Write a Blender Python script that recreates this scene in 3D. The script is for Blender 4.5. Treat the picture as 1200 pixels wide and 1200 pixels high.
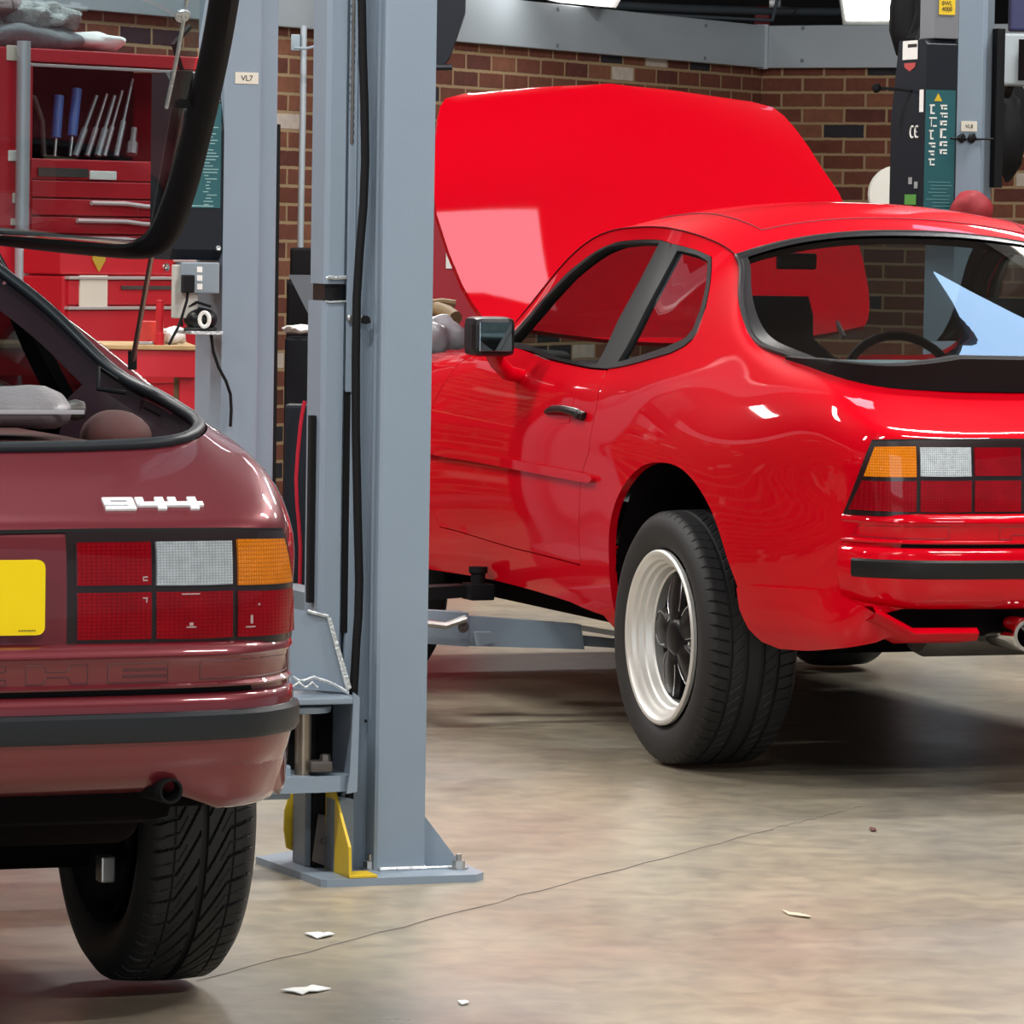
import bpy, bmesh, math, random
import numpy as np
from mathutils import Vector, Matrix
from mathutils.geometry import delaunay_2d_cdt
for o in list(bpy.data.objects): bpy.data.objects.remove(o)
random.seed(7)
SC=bpy.context.scene; COL=SC.collection
R=math.radians
# ------------------------------------------------------------------ camera (long lens, 1.33 m above the floor)
F=5547.;CAMH=1.33;PITCH=math.atan(330/5547);ROLL=.016
fw=np.array([0,math.cos(PITCH),-math.sin(PITCH)]);up0=np.array([0,math.sin(PITCH),math.cos(PITCH)]);rt0=np.array([1.,0,0])
rt=math.cos(ROLL)*rt0+math.sin(ROLL)*up0;up=math.cos(ROLL)*up0-math.sin(ROLL)*rt0
cd=bpy.data.cameras.new('camera');cam=bpy.data.objects.new('camera',cd);COL.objects.link(cam)
cam.matrix_world=Matrix(((rt[0],up[0],-fw[0],0),(rt[1],up[1],-fw[1],0),(rt[2],up[2],-fw[2],CAMH),(0,0,0,1)))
cd.sensor_width=36;cd.sensor_fit='HORIZONTAL';cd.lens=F/1200*36;cd.clip_start=.1;cd.clip_end=200
SC.camera=cam
def at(u,v,Y):
    d=fw+rt*(u-600)/F-up*(v-600)/F
    return np.array([0,0,CAMH])+d*(Y/d[1])
def atz(u,v,z):
    d=fw+rt*(u-600)/F-up*(v-600)/F
    return np.array([0,0,CAMH])+d*((z-CAMH)/d[2])
# ------------------------------------------------------------------ world, lights, exposure
W=bpy.data.worlds.new('world');SC.world=W;W.use_nodes=True
bg=W.node_tree.nodes['Background'];bg.inputs[0].default_value=(.80,.88,1,1);bg.inputs[1].default_value=.29
VS=SC.view_settings;VS.view_transform='Standard';VS.look='None';VS.gamma=1;VS.use_curve_mapping=False;VS.exposure=.35
CEIL=4.3
LIGHTS=[]   # ceiling luminaires: (x,y,len,wid,power,rotation)
def area(name,loc,size,sizey,power,rot,color=(1,.97,.93)):
    l=bpy.data.lights.new(name,'AREA');l.shape='RECTANGLE';l.size=size;l.size_y=sizey;l.energy=power;l.color=color
    o=bpy.data.objects.new(name,l);COL.objects.link(o);o.location=loc;o.rotation_euler=rot;return o
LROT=R(29)
for (x,y) in [(-3.2,4.5),(.6,3.2),(4.0,5.5),(-4.6,9.0),(-1.2,7.6),(2.6,9.6),(-2.6,12.6),(1.9,12.0),(4.6,13.6),(-.6,17.2),(2.9,18.0),(-4.6,16)]:
    LIGHTS.append((x,y));area('fluorescent_lamp',(x,y,CEIL-.16),1.5,.35,116,(0,0,R(21)))
# daylight from the open roller door behind the photographer and the rooflight strips
area('daylight',(1.5,-7.5,2.2),7,3.6,190,(R(90),0,0),(.86,.93,1))
# ------------------------------------------------------------------ materials
def M(name,col,rough=.5,metal=0,coat=0,emit=0,noise=0,nscale=8,spec=.5,trans=0,bump=0,bscale=60,coatr=.03,alpha=1):
    m=bpy.data.materials.new(name);m.use_nodes=True;nt=m.node_tree;b=nt.nodes['Principled BSDF']
    b.inputs['Base Color'].default_value=(*col,1);b.inputs['Roughness'].default_value=rough;b.inputs['Metallic'].default_value=metal
    b.inputs['Coat Weight'].default_value=coat;b.inputs['Coat Roughness'].default_value=coatr;b.inputs['Specular IOR Level'].default_value=spec
    b.inputs['Transmission Weight'].default_value=trans;b.inputs['Alpha'].default_value=alpha
    if emit: b.inputs['Emission Color'].default_value=(*col,1);b.inputs['Emission Strength'].default_value=emit
    tc=nt.nodes.new('ShaderNodeTexCoord')
    n=nt.nodes.new('ShaderNodeTexNoise');n.inputs['Scale'].default_value=nscale;n.inputs['Detail'].default_value=6
    nt.links.new(tc.outputs['Object'],n.inputs['Vector'])
    k=noise if noise else .04
    r=nt.nodes.new('ShaderNodeMix');r.data_type='RGBA';r.inputs[6].default_value=(*[max(0,c*(1-k)) for c in col],1);r.inputs[7].default_value=(*[min(1,c*(1+k)) for c in col],1)
    nt.links.new(n.outputs['Fac'],r.inputs[0]);nt.links.new(r.outputs[2],b.inputs['Base Color'])
    if bump:
        n2=nt.nodes.new('ShaderNodeTexNoise');n2.inputs['Scale'].default_value=bscale;nt.links.new(tc.outputs['Object'],n2.inputs['Vector'])
        bp=nt.nodes.new('ShaderNodeBump');bp.inputs['Strength'].default_value=bump;bp.inputs['Distance'].default_value=.01
        nt.links.new(n2.outputs['Fac'],bp.inputs['Height']);nt.links.new(bp.outputs['Normal'],b.inputs['Normal'])
    return m
def glass(name,tint,refl=1.0,rough=.0):
    m=bpy.data.materials.new(name);m.use_nodes=True;nt=m.node_tree;nt.nodes.clear()
    out=nt.nodes.new('ShaderNodeOutputMaterial');t=nt.nodes.new('ShaderNodeBsdfTransparent');t.inputs[0].default_value=(*tint,1)
    g=nt.nodes.new('ShaderNodeBsdfGlossy');g.inputs['Roughness'].default_value=rough;g.inputs[0].default_value=(refl,refl,refl,1)
    lw=nt.nodes.new('ShaderNodeLayerWeight');lw.inputs[0].default_value=.5;pw=nt.nodes.new('ShaderNodeMath');pw.operation='POWER';pw.inputs[1].default_value=4.2;nt.links.new(lw.outputs['Facing'],pw.inputs[0])
    fr=nt.nodes.new('ShaderNodeMath');fr.operation='MULTIPLY_ADD';fr.inputs[1].default_value=.9;fr.inputs[2].default_value=.07;nt.links.new(pw.outputs[0],fr.inputs[0]);mx=nt.nodes.new('ShaderNodeMixShader')
    nt.links.new(fr.outputs[0],mx.inputs[0]);nt.links.new(t.outputs[0],mx.inputs[1]);nt.links.new(g.outputs[0],mx.inputs[2]);nt.links.new(mx.outputs[0],out.inputs[0])
    return m
RED=M('guards_red_paint',(.50,.0,.0075),.45,0,.66,spec=.02,noise=.02)
BURG=M('garnet_metallic_paint',(.165,.016,.025),.38,.35,1,noise=.05,nscale=400)
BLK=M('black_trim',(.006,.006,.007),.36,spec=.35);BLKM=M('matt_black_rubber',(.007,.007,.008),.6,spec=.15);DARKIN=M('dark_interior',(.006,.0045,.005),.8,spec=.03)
STRIP=M('bumper_rubber',(.014,.017,.022),.42,spec=.35);STRIPR=M('bumper_rubber_dark',(.006,.006,.007),.45,spec=.3)
TYRE=M('tyre_rubber',(.013,.013,.014),.62,noise=.15,nscale=30);ALU=M('polished_alloy',(.74,.73,.70),.42,.55,noise=.05);SPK=M('black_satin_alloy',(.005,.005,.006),.34,spec=.2)
EDGE=M('machined_alloy_edge',(.45,.46,.48),.25,.9)
GLASS=glass('tinted_car_glass',(.62,.68,.68));GLASSD=glass('green_tint_hatch_glass',(.60,.68,.69));GLASSH=glass('open_hatch_tinted_glass',(.46,.55,.57))
LENSR=M('red_lens',(.24,.001,.006),.3,0,.45,noise=.35,nscale=16,spec=.05,bump=.12,bscale=90);LENSO=M('amber_lens',(.72,.20,.002),.3,0,.5,noise=.2,nscale=25,spec=.1,bump=.15,bscale=160)
LENSW=M('clear_reversing_lens',(.46,.52,.56),.3,0,.6,noise=.4,nscale=55,bump=.3,bscale=170);LAMPH=M('lamp_housing_black',(.012,.004,.005),.3,0,.5)
GREY=M('lift_grey_paint',(.205,.262,.325),.42,0,.1,noise=.06,nscale=6,bump=.05,bscale=220);GREYD=M('lift_grey_dark',(.13,.16,.19),.45,noise=.1)
STEEL=M('bare_steel',(.42,.42,.42),.32,.9,noise=.2,nscale=30);DSTEEL=M('dirty_steel',(.11,.10,.095),.45,.7,noise=.4,nscale=18);SILV=M('weld_silver',(.52,.56,.58),.35,.6,noise=.3,nscale=80,bump=.5,bscale=150)
YEL=M('yellow_guard_paint',(.60,.42,.015),.45,noise=.15,nscale=12);PLATE=M('yellow_number_plate',(.93,.68,.0),.3,noise=.02)
PLATEP=M('lift_plastic_black',(.010,.013,.019),.5,spec=.2);TEAL=M('teal_sticker',(.008,.085,.10),.45,noise=.15);WHT=M('white_paint',(.75,.75,.72),.5);LBL=M('cream_label',(.62,.58,.50),.6,noise=.05)
TOOLR=M('tool_chest_red',(.45,.008,.018),.4,0,.3,noise=.08,nscale=5);TOOLD=M('tool_drawer_trim',(.55,.50,.50),.35,.5,noise=.1)
INK=M('black_ink',(.02,.02,.02),.6);BLUE=M('blue_plastic',(.03,.12,.42),.4);CHR=M('chrome',(.7,.7,.7),.12,1)
CLOTH=M('grey_cloth',(.13,.15,.165),.9,noise=.4,nscale=20,bump=.6,bscale=30);LCLOTH=M('light_grey_fleece',(.28,.31,.31),.95,noise=.4,nscale=30,bump=.9,bscale=60)
PAPER=M('white_paper',(.72,.74,.72),.8,noise=.1,nscale=30,bump=.4,bscale=25);LEATH=M('grey_vinyl',(.16,.14,.15),.42,noise=.15,nscale=10,bump=.2,bscale=80)
PLUM=M('plum_trim_plastic',(.022,.007,.012),.6,spec=.1,noise=.1);BRN=M('red_brown_carpet',(.07,.016,.014),.8,noise=.3,nscale=20);GREYP=M('grey_plastic_box',(.20,.25,.29),.5)
EMB=M('white_badge',(.85,.86,.88),.3);WOOD=M('worn_wood_edge',(.42,.28,.13),.7,noise=.4,nscale=14);GOLD=M('gold_crest',(.55,.38,.05),.4,.4)
def ribs(m,sy,sz,k,dark):
    nt=m.node_tree;b=nt.nodes['Principled BSDF'];tc=nt.nodes.new('ShaderNodeTexCoord');W_=[]
    for ax,sc in (('Y',sy),('Z',sz)):
        w=nt.nodes.new('ShaderNodeTexWave');w.wave_type='BANDS';w.bands_direction=ax;w.inputs['Scale'].default_value=sc;w.inputs['Distortion'].default_value=.3;nt.links.new(tc.outputs['Object'],w.inputs['Vector']);W_.append(w)
    mn=nt.nodes.new('ShaderNodeMath');mn.operation='MINIMUM';nt.links.new(W_[0].outputs['Fac'],mn.inputs[0]);nt.links.new(W_[1].outputs['Fac'],mn.inputs[1])
    old=b.inputs['Base Color'].links[0].from_socket;mp=nt.nodes.new('ShaderNodeMapRange');mp.inputs[3].default_value=dark;mp.inputs[4].default_value=1.15;nt.links.new(mn.outputs[0],mp.inputs[0])
    vm=nt.nodes.new('ShaderNodeVectorMath');vm.operation='SCALE';nt.links.new(old,vm.inputs[0]);nt.links.new(mp.outputs[0],vm.inputs['Scale']);nt.links.new(vm.outputs[0],b.inputs['Base Color'])
    bp=nt.nodes.new('ShaderNodeBump');bp.inputs['Strength'].default_value=k;bp.inputs['Distance'].default_value=.002;nt.links.new(mn.outputs[0],bp.inputs['Height']);nt.links.new(bp.outputs[0],b.inputs['Normal'])
ribs(LENSW,62,75,.5,.62);ribs(LENSO,70,48,.5,.72);ribs(LENSR,40,55,.35,.80)
SEAMR=M('dark_red_seam',(.10,0,.004),.6,spec=.1)
def brickmat():
    m=bpy.data.materials.new('brick_wall');m.use_nodes=True;nt=m.node_tree;b=nt.nodes['Principled BSDF'];b.inputs['Roughness'].default_value=.85;b.inputs['Specular IOR Level'].default_value=.2
    tc=nt.nodes.new('ShaderNodeTexCoord');sp=nt.nodes.new('ShaderNodeSeparateXYZ');cb=nt.nodes.new('ShaderNodeCombineXYZ')
    nt.links.new(tc.outputs['Object'],sp.inputs[0]);nt.links.new(sp.outputs['X'],cb.inputs['X']);nt.links.new(sp.outputs['Z'],cb.inputs['Y'])
    nz=nt.nodes.new('ShaderNodeTexNoise');nz.inputs['Scale'].default_value=30;nt.links.new(tc.outputs['Object'],nz.inputs['Vector'])
    dm=nt.nodes.new('ShaderNodeVectorMath');dm.operation='MULTIPLY_ADD';dm.inputs[1].default_value=(.006,.006,.006);nt.links.new(nz.outputs['Color'],dm.inputs[0]);nt.links.new(cb.outputs[0],dm.inputs[2])
    br=nt.nodes.new('ShaderNodeTexBrick');br.inputs['Scale'].default_value=1;br.inputs['Brick Width'].default_value=.225;br.inputs['Row Height'].default_value=.075
    br.inputs['Mortar Size'].default_value=.0075;br.inputs['Mortar Smooth'].default_value=.25;br.inputs['Color1'].default_value=(0,0,0,1);br.inputs['Color2'].default_value=(1,1,1,1);br.inputs['Mortar'].default_value=(.5,.5,.5,1)
    nt.links.new(dm.outputs[0],br.inputs['Vector'])
    cr=nt.nodes.new('ShaderNodeValToRGB');e=cr.color_ramp;e.interpolation='CONSTANT'
    e.elements[0].position=0;e.elements[0].color=(.022,.022,.028,1);e.elements[1].position=.10;e.elements[1].color=(.105,.036,.024,1)
    for p,c in ((.3,(.135,.052,.034,1)),(.5,(.12,.044,.030,1)),(.7,(.16,.068,.042,1)),(.86,(.085,.03,.024,1)),(.96,(.40,.36,.33,1))):
        x=e.elements.new(p);x.color=c
    nt.links.new(br.outputs['Color'],cr.inputs[0])
    n2=nt.nodes.new('ShaderNodeTexNoise');n2.inputs['Scale'].default_value=22;n2.inputs['Detail'].default_value=8;nt.links.new(tc.outputs['Object'],n2.inputs['Vector'])
    mm=nt.nodes.new('ShaderNodeMix');mm.data_type='RGBA';mm.blend_type='MULTIPLY';mm.inputs[0].default_value=.8;nt.links.new(cr.outputs[0],mm.inputs[6])
    c2=nt.nodes.new('ShaderNodeValToRGB');c2.color_ramp.elements[0].color=(.55,.55,.55,1);c2.color_ramp.elements[1].color=(1.5,1.4,1.3,1);nt.links.new(n2.outputs['Fac'],c2.inputs[0]);nt.links.new(c2.outputs[0],mm.inputs[7])
    mo=nt.nodes.new('ShaderNodeMix');mo.data_type='RGBA';nt.links.new(br.outputs['Fac'],mo.inputs[0]);nt.links.new(mm.outputs[2],mo.inputs[6]);mo.inputs[7].default_value=(.27,.19,.11,1)
    nt.links.new(mo.outputs[2],b.inputs['Base Color'])
    bp=nt.nodes.new('ShaderNodeBump');bp.inputs['Strength'].default_value=.6;bp.inputs['Distance'].default_value=.006;bp.invert=True;nt.links.new(br.outputs['Fac'],bp.inputs['Height']);nt.links.new(bp.outputs[0],b.inputs['Normal'])
    return m
BRICK=brickmat()
def floormat():
    m=bpy.data.materials.new('polished_concrete');m.use_nodes=True;nt=m.node_tree;b=nt.nodes['Principled BSDF']
    tc=nt.nodes.new('ShaderNodeTexCoord')
    def nz(s,d=6,dist=0,sc=(1,1,1)):
        mp=nt.nodes.new('ShaderNodeMapping');mp.inputs['Scale'].default_value=sc;nt.links.new(tc.outputs['Object'],mp.inputs[0])
        n=nt.nodes.new('ShaderNodeTexNoise');n.inputs['Scale'].default_value=s;n.inputs['Detail'].default_value=d;n.inputs['Distortion'].default_value=dist;nt.links.new(mp.outputs[0],n.inputs['Vector']);return n
    a=nz(1.6,8,.3,(1,.45,1));c=nt.nodes.new('ShaderNodeValToRGB');e=c.color_ramp
    e.elements[0].position=.30;e.elements[0].color=(.20,.187,.158,1);e.elements[1].position=.72;e.elements[1].color=(.335,.282,.205,1)
    x=e.elements.new(.5);x.color=(.275,.246,.186,1);nt.links.new(a.outputs['Fac'],c.inputs[0])
    s=nz(.9,3,.2);cs=nt.nodes.new('ShaderNodeValToRGB');cs.color_ramp.elements[0].position=.55;cs.color_ramp.elements[1].position=.75;nt.links.new(s.outputs['Fac'],cs.inputs[0])
    mx=nt.nodes.new('ShaderNodeMix');mx.data_type='RGBA';nt.links.new(cs.outputs[0],mx.inputs[0]);nt.links.new(c.outputs[0],mx.inputs[6]);mx.inputs[7].default_value=(.285,.222,.172,1)
    f=nz(26,12,.6,(.5,.5,1));cf=nt.nodes.new('ShaderNodeValToRGB');cf.color_ramp.elements[0].color=(.70,.70,.72,1);cf.color_ramp.elements[1].color=(1.25,1.22,1.18,1);cf.color_ramp.elements[0].position=.3;cf.color_ramp.elements[1].position=.7;nt.links.new(f.outputs['Fac'],cf.inputs[0])
    mm=nt.nodes.new('ShaderNodeMix');mm.data_type='RGBA';mm.blend_type='MULTIPLY';mm.inputs[0].default_value=.75;nt.links.new(mx.outputs[2],mm.inputs[6]);nt.links.new(cf.outputs[0],mm.inputs[7])
    nt.links.new(mm.outputs[2],b.inputs['Base Color'])
    rr=nz(3,5);cr=nt.nodes.new('ShaderNodeMapRange');cr.inputs[3].default_value=.22;cr.inputs[4].default_value=.42;nt.links.new(rr.outputs['Fac'],cr.inputs[0]);nt.links.new(cr.outputs[0],b.inputs['Roughness'])
    b.inputs['Specular IOR Level'].default_value=.55
    return m
FLOOR=floormat()
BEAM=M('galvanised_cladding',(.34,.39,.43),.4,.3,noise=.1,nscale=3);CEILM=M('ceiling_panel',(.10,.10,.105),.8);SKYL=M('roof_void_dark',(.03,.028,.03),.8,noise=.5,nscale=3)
LAMPD=M('lamp_diffuser',(1,.98,.94),.5,emit=5)
# ------------------------------------------------------------------ mesh helpers
class MB:
    def __init__(s): s.v=[];s.f=[];s.sm=[]
    def add(s,V,Fc,smooth=False):
        k=len(s.v);s.v+= [tuple(float(c) for c in p) for p in V];s.f+=[tuple(k+i for i in f) for f in Fc];s.sm+=[smooth]*len(Fc);return s
    def box(s,a,b,bev=0,rz=0,org=None):
        a=np.array(a,float);b=np.array(b,float);lo=np.minimum(a,b);hi=np.maximum(a,b)
        bv=min(bev,.45*float((hi-lo).min())) if bev else 0
        if bv<=0:
            V=[(x,y,z) for z in(lo[2],hi[2]) for y in(lo[1],hi[1]) for x in(lo[0],hi[0])]
            return s.add(V,[(0,2,3,1),(4,5,7,6),(0,1,5,4),(2,6,7,3),(0,4,6,2),(1,3,7,5)])
        bm=bmesh.new();bmesh.ops.create_cube(bm,size=1)
        for v in bm.verts: v.co=Vector([(lo[i]+hi[i])/2+v.co[i]*(hi[i]-lo[i]) for i in range(3)])
        bmesh.ops.bevel(bm,geom=bm.edges[:],offset=bv,segments=2,profile=.6,affect='EDGES')
        bm.verts.ensure_lookup_table();bm.verts.index_update()
        s.add([v.co for v in bm.verts],[[v.index for v in f.verts] for f in bm.faces]);bm.free();return s
    def prism(s,pts,ax,lo,hi):
        """extrude polygon pts (2 coords) along axis ax between lo and hi"""
        n=len(pts);V=[]
        for h in(lo,hi):
            for p in pts:
                q=list(p);q.insert(ax,h);V.append(q)
        return s.add(V,[tuple(range(n))[::-1],tuple(range(n,2*n))]+[(i,(i+1)%n,n+(i+1)%n,n+i) for i in range(n)])
    def tube(s,path,r,n=10,closed=False,caps=True):
        P=[Vector(p) for p in path];m=len(P);rr=r if hasattr(r,'__len__') else [r]*m;V=[];prev=None
        for i in range(m):
            t=(P[(i+1)%m]-P[i-1]) if closed else (P[min(i+1,m-1)]-P[max(i-1,0)])
            t.normalize()
            if prev is None: a=t.orthogonal().normalized()
            else: a=(prev-t*prev.dot(t)).normalized()
            prev=a;b=t.cross(a)
            for k in range(n):
                an=2*math.pi*k/n;V.append(P[i]+(a*math.cos(an)+b*math.sin(an))*rr[i])
        Fc=[(i*n+k,i*n+(k+1)%n,((i+1)%m)*n+(k+1)%n,((i+1)%m)*n+k) for i in range(m if closed else m-1) for k in range(n)]
        if caps and not closed: Fc+=[tuple(range(n))[::-1],tuple(range((m-1)*n,m*n))]
        return s.add(V,Fc,True)
    def lathe(s,prof,o,ax,n=32,caps=False,a0=0):
        """prof: (axial, radius); o origin; ax unit axis vector"""
        ax=Vector(ax).normalized();a=ax.orthogonal().normalized();b=ax.cross(a);o=Vector(o);V=[];m=len(prof)
        for (h,r) in prof:
            for k in range(n):
                an=a0+2*math.pi*k/n;V.append(o+ax*h+(a*math.cos(an)+b*math.sin(an))*r)
        Fc=[(i*n+k,i*n+(k+1)%n,(i+1)*n+(k+1)%n,(i+1)*n+k) for i in range(m-1) for k in range(n)]
        if caps: Fc+=[tuple(range(n))[::-1],tuple(range((m-1)*n,m*n))]
        return s.add(V,Fc,True)
    def grid(s,G,smooth=True):
        a,b=len(G),len(G[0]);V=[p for r in G for p in r]
        return s.add(V,[(i*b+j,i*b+j+1,(i+1)*b+j+1,(i+1)*b+j) for i in range(a-1) for j in range(b-1)],smooth)
    def blob(s,c,r,seed=0,n=3,amp=.15):
        bm=bmesh.new();bmesh.ops.create_icosphere(bm,subdivisions=n,radius=1);rnd=random.Random(seed);k=[(rnd.uniform(2,6),rnd.uniform(0,6),rnd.uniform(2,6),rnd.uniform(0,6)) for _ in range(4)]
        for v in bm.verts:
            d=1+amp*sum(math.sin(q[0]*v.co.x*1.3+q[1])*math.sin(q[2]*v.co.y*1.3+v.co.z*2+q[3]) for q in k)/2
            v.co=Vector([c[i]+v.co[i]*r[i]*d for i in range(3)])
        bm.verts.index_update();s.add([v.co for v in bm.verts],[[v.index for v in f.verts] for f in bm.faces],True);bm.free();return s
    def build(s,name,mat,parent=None,**kw):
        me=bpy.data.meshes.new(name);me.from_pydata(s.v,[],s.f);me.polygons.foreach_set('use_smooth',s.sm);me.materials.append(mat);me.update()
        bm=bmesh.new();bm.from_mesh(me)
        if kw.get('fixn',True): bmesh.ops.recalc_face_normals(bm,faces=bm.faces[:])
        if kw.get('flip'): bmesh.ops.reverse_faces(bm,faces=bm.faces[:])
        bm.to_mesh(me);bm.free()
        if any(s.sm):
            try: me.set_sharp_from_angle(angle=R(kw.get('ang',38)))
            except Exception: pass
        o=bpy.data.objects.new(name,me);COL.objects.link(o)
        if parent is not None: o.parent=parent
        if kw.get('label'): o['label']=kw['label']
        return o
def empty(name,loc,rz=0,label=None,cat=None,group=None):
    o=bpy.data.objects.new(name,None);COL.objects.link(o);o.location=loc;o.rotation_euler=(0,0,rz);o.empty_display_size=.1
    return tag(o,label,cat,group)
def tag(o,label=None,cat=None,group=None,kind=None):
    if label:o['label']=label
    if cat:o['category']=cat
    if group:o['group']=group
    if kind:o['kind']=kind
    return o
def struct(o): o['kind']='structure';return o
def text(name,body,mat,parent,loc,size,rotm,depth=.0006):
    cu=bpy.data.curves.new(name,'FONT');cu.body=body;cu.size=size;cu.extrude=depth;cu.align_x='CENTER';cu.align_y='CENTER'
    t=bpy.data.objects.new(name+'_c',cu);COL.objects.link(t);bpy.context.view_layer.update()
    me=bpy.data.meshes.new_from_object(t.evaluated_get(bpy.context.evaluated_depsgraph_get()));bpy.data.objects.remove(t)
    me.materials.clear();me.materials.append(mat);o=bpy.data.objects.new(name,me);COL.objects.link(o);o.parent=parent
    o.matrix_local=Matrix.Translation(Vector(loc))@rotm;return o
#NP-BEGIN
# control net of the coupe body: columns run from the front wing along the side, round the tail to the centre
NET=[ # rows 0..9, each (x,y,z)
[(3.05,.70,.22),(3.05,.76,.29),(3.05,.79,.40),(3.05,.80,.50),(3.05,.79,.59),(3.05,.77,.65),(3.05,.73,.69),(3.05,.69,.71),(3.05,.65,.72),(3.05,.61,.725)],
[(2.70,.78,.22),(2.70,.83,.29),(2.70,.85,.40),(2.70,.86,.52),(2.70,.85,.62),(2.70,.83,.70),(2.70,.79,.755),(2.70,.745,.785),(2.70,.70,.80),(2.70,.66,.805)],
[(2.30,.80,.22),(2.30,.84,.29),(2.30,.86,.40),(2.30,.865,.53),(2.30,.855,.65),(2.30,.84,.74),(2.30,.80,.81),(2.30,.755,.85),(2.30,.715,.867),(2.30,.68,.872)],
[(1.95,.80,.22),(1.95,.83,.29),(1.95,.85,.40),(1.95,.86,.54),(1.95,.855,.66),(1.95,.84,.76),(1.95,.805,.84),(1.95,.765,.875),(1.95,.725,.892),(1.95,.685,.898)],
[(1.60,.79,.22),(1.60,.82,.29),(1.60,.843,.41),(1.60,.857,.54),(1.60,.856,.66),(1.60,.84,.77),(1.60,.81,.85),(1.60,.778,.898),(1.57,.740,.925),(1.53,.705,.950)],
[(1.25,.79,.22),(1.25,.82,.29),(1.25,.842,.41),(1.25,.857,.54),(1.25,.856,.66),(1.25,.84,.77),(1.25,.81,.85),(1.25,.775,.908),(1.235,.705,1.03),(1.21,.630,1.180)],
[(0.85,.79,.21),(0.85,.82,.28),(0.85,.842,.41),(0.85,.857,.54),(0.85,.856,.66),(0.85,.84,.77),(0.85,.81,.85),(0.85,.770,.898),(0.86,.68,1.07),(0.88,.580,1.262)],
[(0.50,.79,.20),(0.50,.825,.27),(0.50,.848,.41),(0.50,.858,.54),(0.50,.856,.66),(0.50,.84,.77),(0.50,.81,.85),(0.50,.765,.900),(0.52,.665,1.07),(0.56,.565,1.253)],
[(0.22,.80,.20),(0.22,.842,.28),(0.22,.865,.41),(0.22,.870,.54),(0.22,.862,.66),(0.22,.843,.77),(0.22,.81,.86),(0.23,.760,.925),(0.27,.645,1.06),(0.33,.520,1.192)],
[(-.03,.81,.20),(-.03,.850,.28),(-.03,.875,.41),(-.03,.877,.54),(-.03,.866,.66),(-.03,.843,.77),(-.03,.80,.86),(-.01,.745,.935),(0.05,.665,1.03),(0.14,.590,1.100)],
[(-.28,.80,.22),(-.28,.842,.29),(-.28,.865,.41),(-.28,.868,.54),(-.28,.858,.66),(-.28,.832,.77),(-.27,.79,.845),(-.24,.740,.91),(-.17,.695,.965),(-.07,.650,.998)],
[(-.52,.76,.24),(-.52,.80,.30),(-.52,.818,.41),(-.52,.82,.54),(-.52,.812,.66),(-.52,.798,.77),(-.50,.77,.84),(-.46,.73,.895),(-.38,.695,.93),(-.28,.668,.962)],
[(-.70,.71,.26),(-.70,.745,.31),(-.71,.752,.42),(-.71,.756,.54),(-.71,.754,.65),(-.71,.755,.765),(-.69,.738,.83),(-.64,.712,.877),(-.57,.685,.91),(-.48,.663,.938)],
[(-.80,.67,.28),(-.82,.703,.33),(-.83,.700,.43),(-.835,.706,.54),(-.835,.709,.63),(-.83,.712,.765),(-.795,.700,.82),(-.74,.685,.857),(-.68,.665,.885),(-.61,.642,.917)],
[(-.83,.60,.29),(-.86,.65,.35),(-.88,.655,.44),(-.888,.662,.55),(-.89,.664,.62),(-.882,.664,.767),(-.855,.660,.808),(-.80,.638,.84),(-.74,.615,.872),(-.675,.590,.903)],
[(-.82,.50,.30),(-.87,.56,.36),(-.905,.58,.45),(-.912,.58,.55),(-.915,.58,.61),(-.905,.57,.768),(-.877,.555,.803),(-.82,.53,.837),(-.76,.515,.868),(-.695,.500,.896)],
[(-.80,.25,.30),(-.87,.30,.36),(-.915,.30,.45),(-.925,.30,.55),(-.928,.30,.61),(-.917,.30,.770),(-.89,.30,.802),(-.83,.30,.835),(-.77,.30,.865),(-.705,.300,.892)],
[(-.80,0,.30),(-.87,0,.36),(-.92,0,.45),(-.93,0,.55),(-.933,0,.61),(-.922,0,.770),(-.895,0,.802),(-.835,0,.835),(-.775,0,.865),(-.71,0,.890)],
]
NET=np.array(NET,float)
def natspline(t,Y):
    """natural-ish (not-a-knot free) cubic spline second derivatives; t (n,), Y (n,m)"""
    n=len(t);h=np.diff(t);A=np.zeros((n,n));B=np.zeros_like(Y)
    A[0,0]=A[-1,-1]=1
    for i in range(1,n-1):
        A[i,i-1]=h[i-1];A[i,i]=2*(h[i-1]+h[i]);A[i,i+1]=h[i]
        B[i]=6*((Y[i+1]-Y[i])/h[i]-(Y[i]-Y[i-1])/h[i-1])
    return np.linalg.solve(A,B)
def speval(t,Y,M,x):
    x=np.clip(x,t[0],t[-1]);i=np.clip(np.searchsorted(t,x)-1,0,len(t)-2)
    h=t[i+1]-t[i];a=(t[i+1]-x)/h;b=1-a
    a_=a[:,None];b_=b[:,None];h_=h[:,None]
    return a_*Y[i]+b_*Y[i+1]+((a_**3-a_)*M[i]+(b_**3-b_)*M[i+1])*h_**2/6
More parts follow.
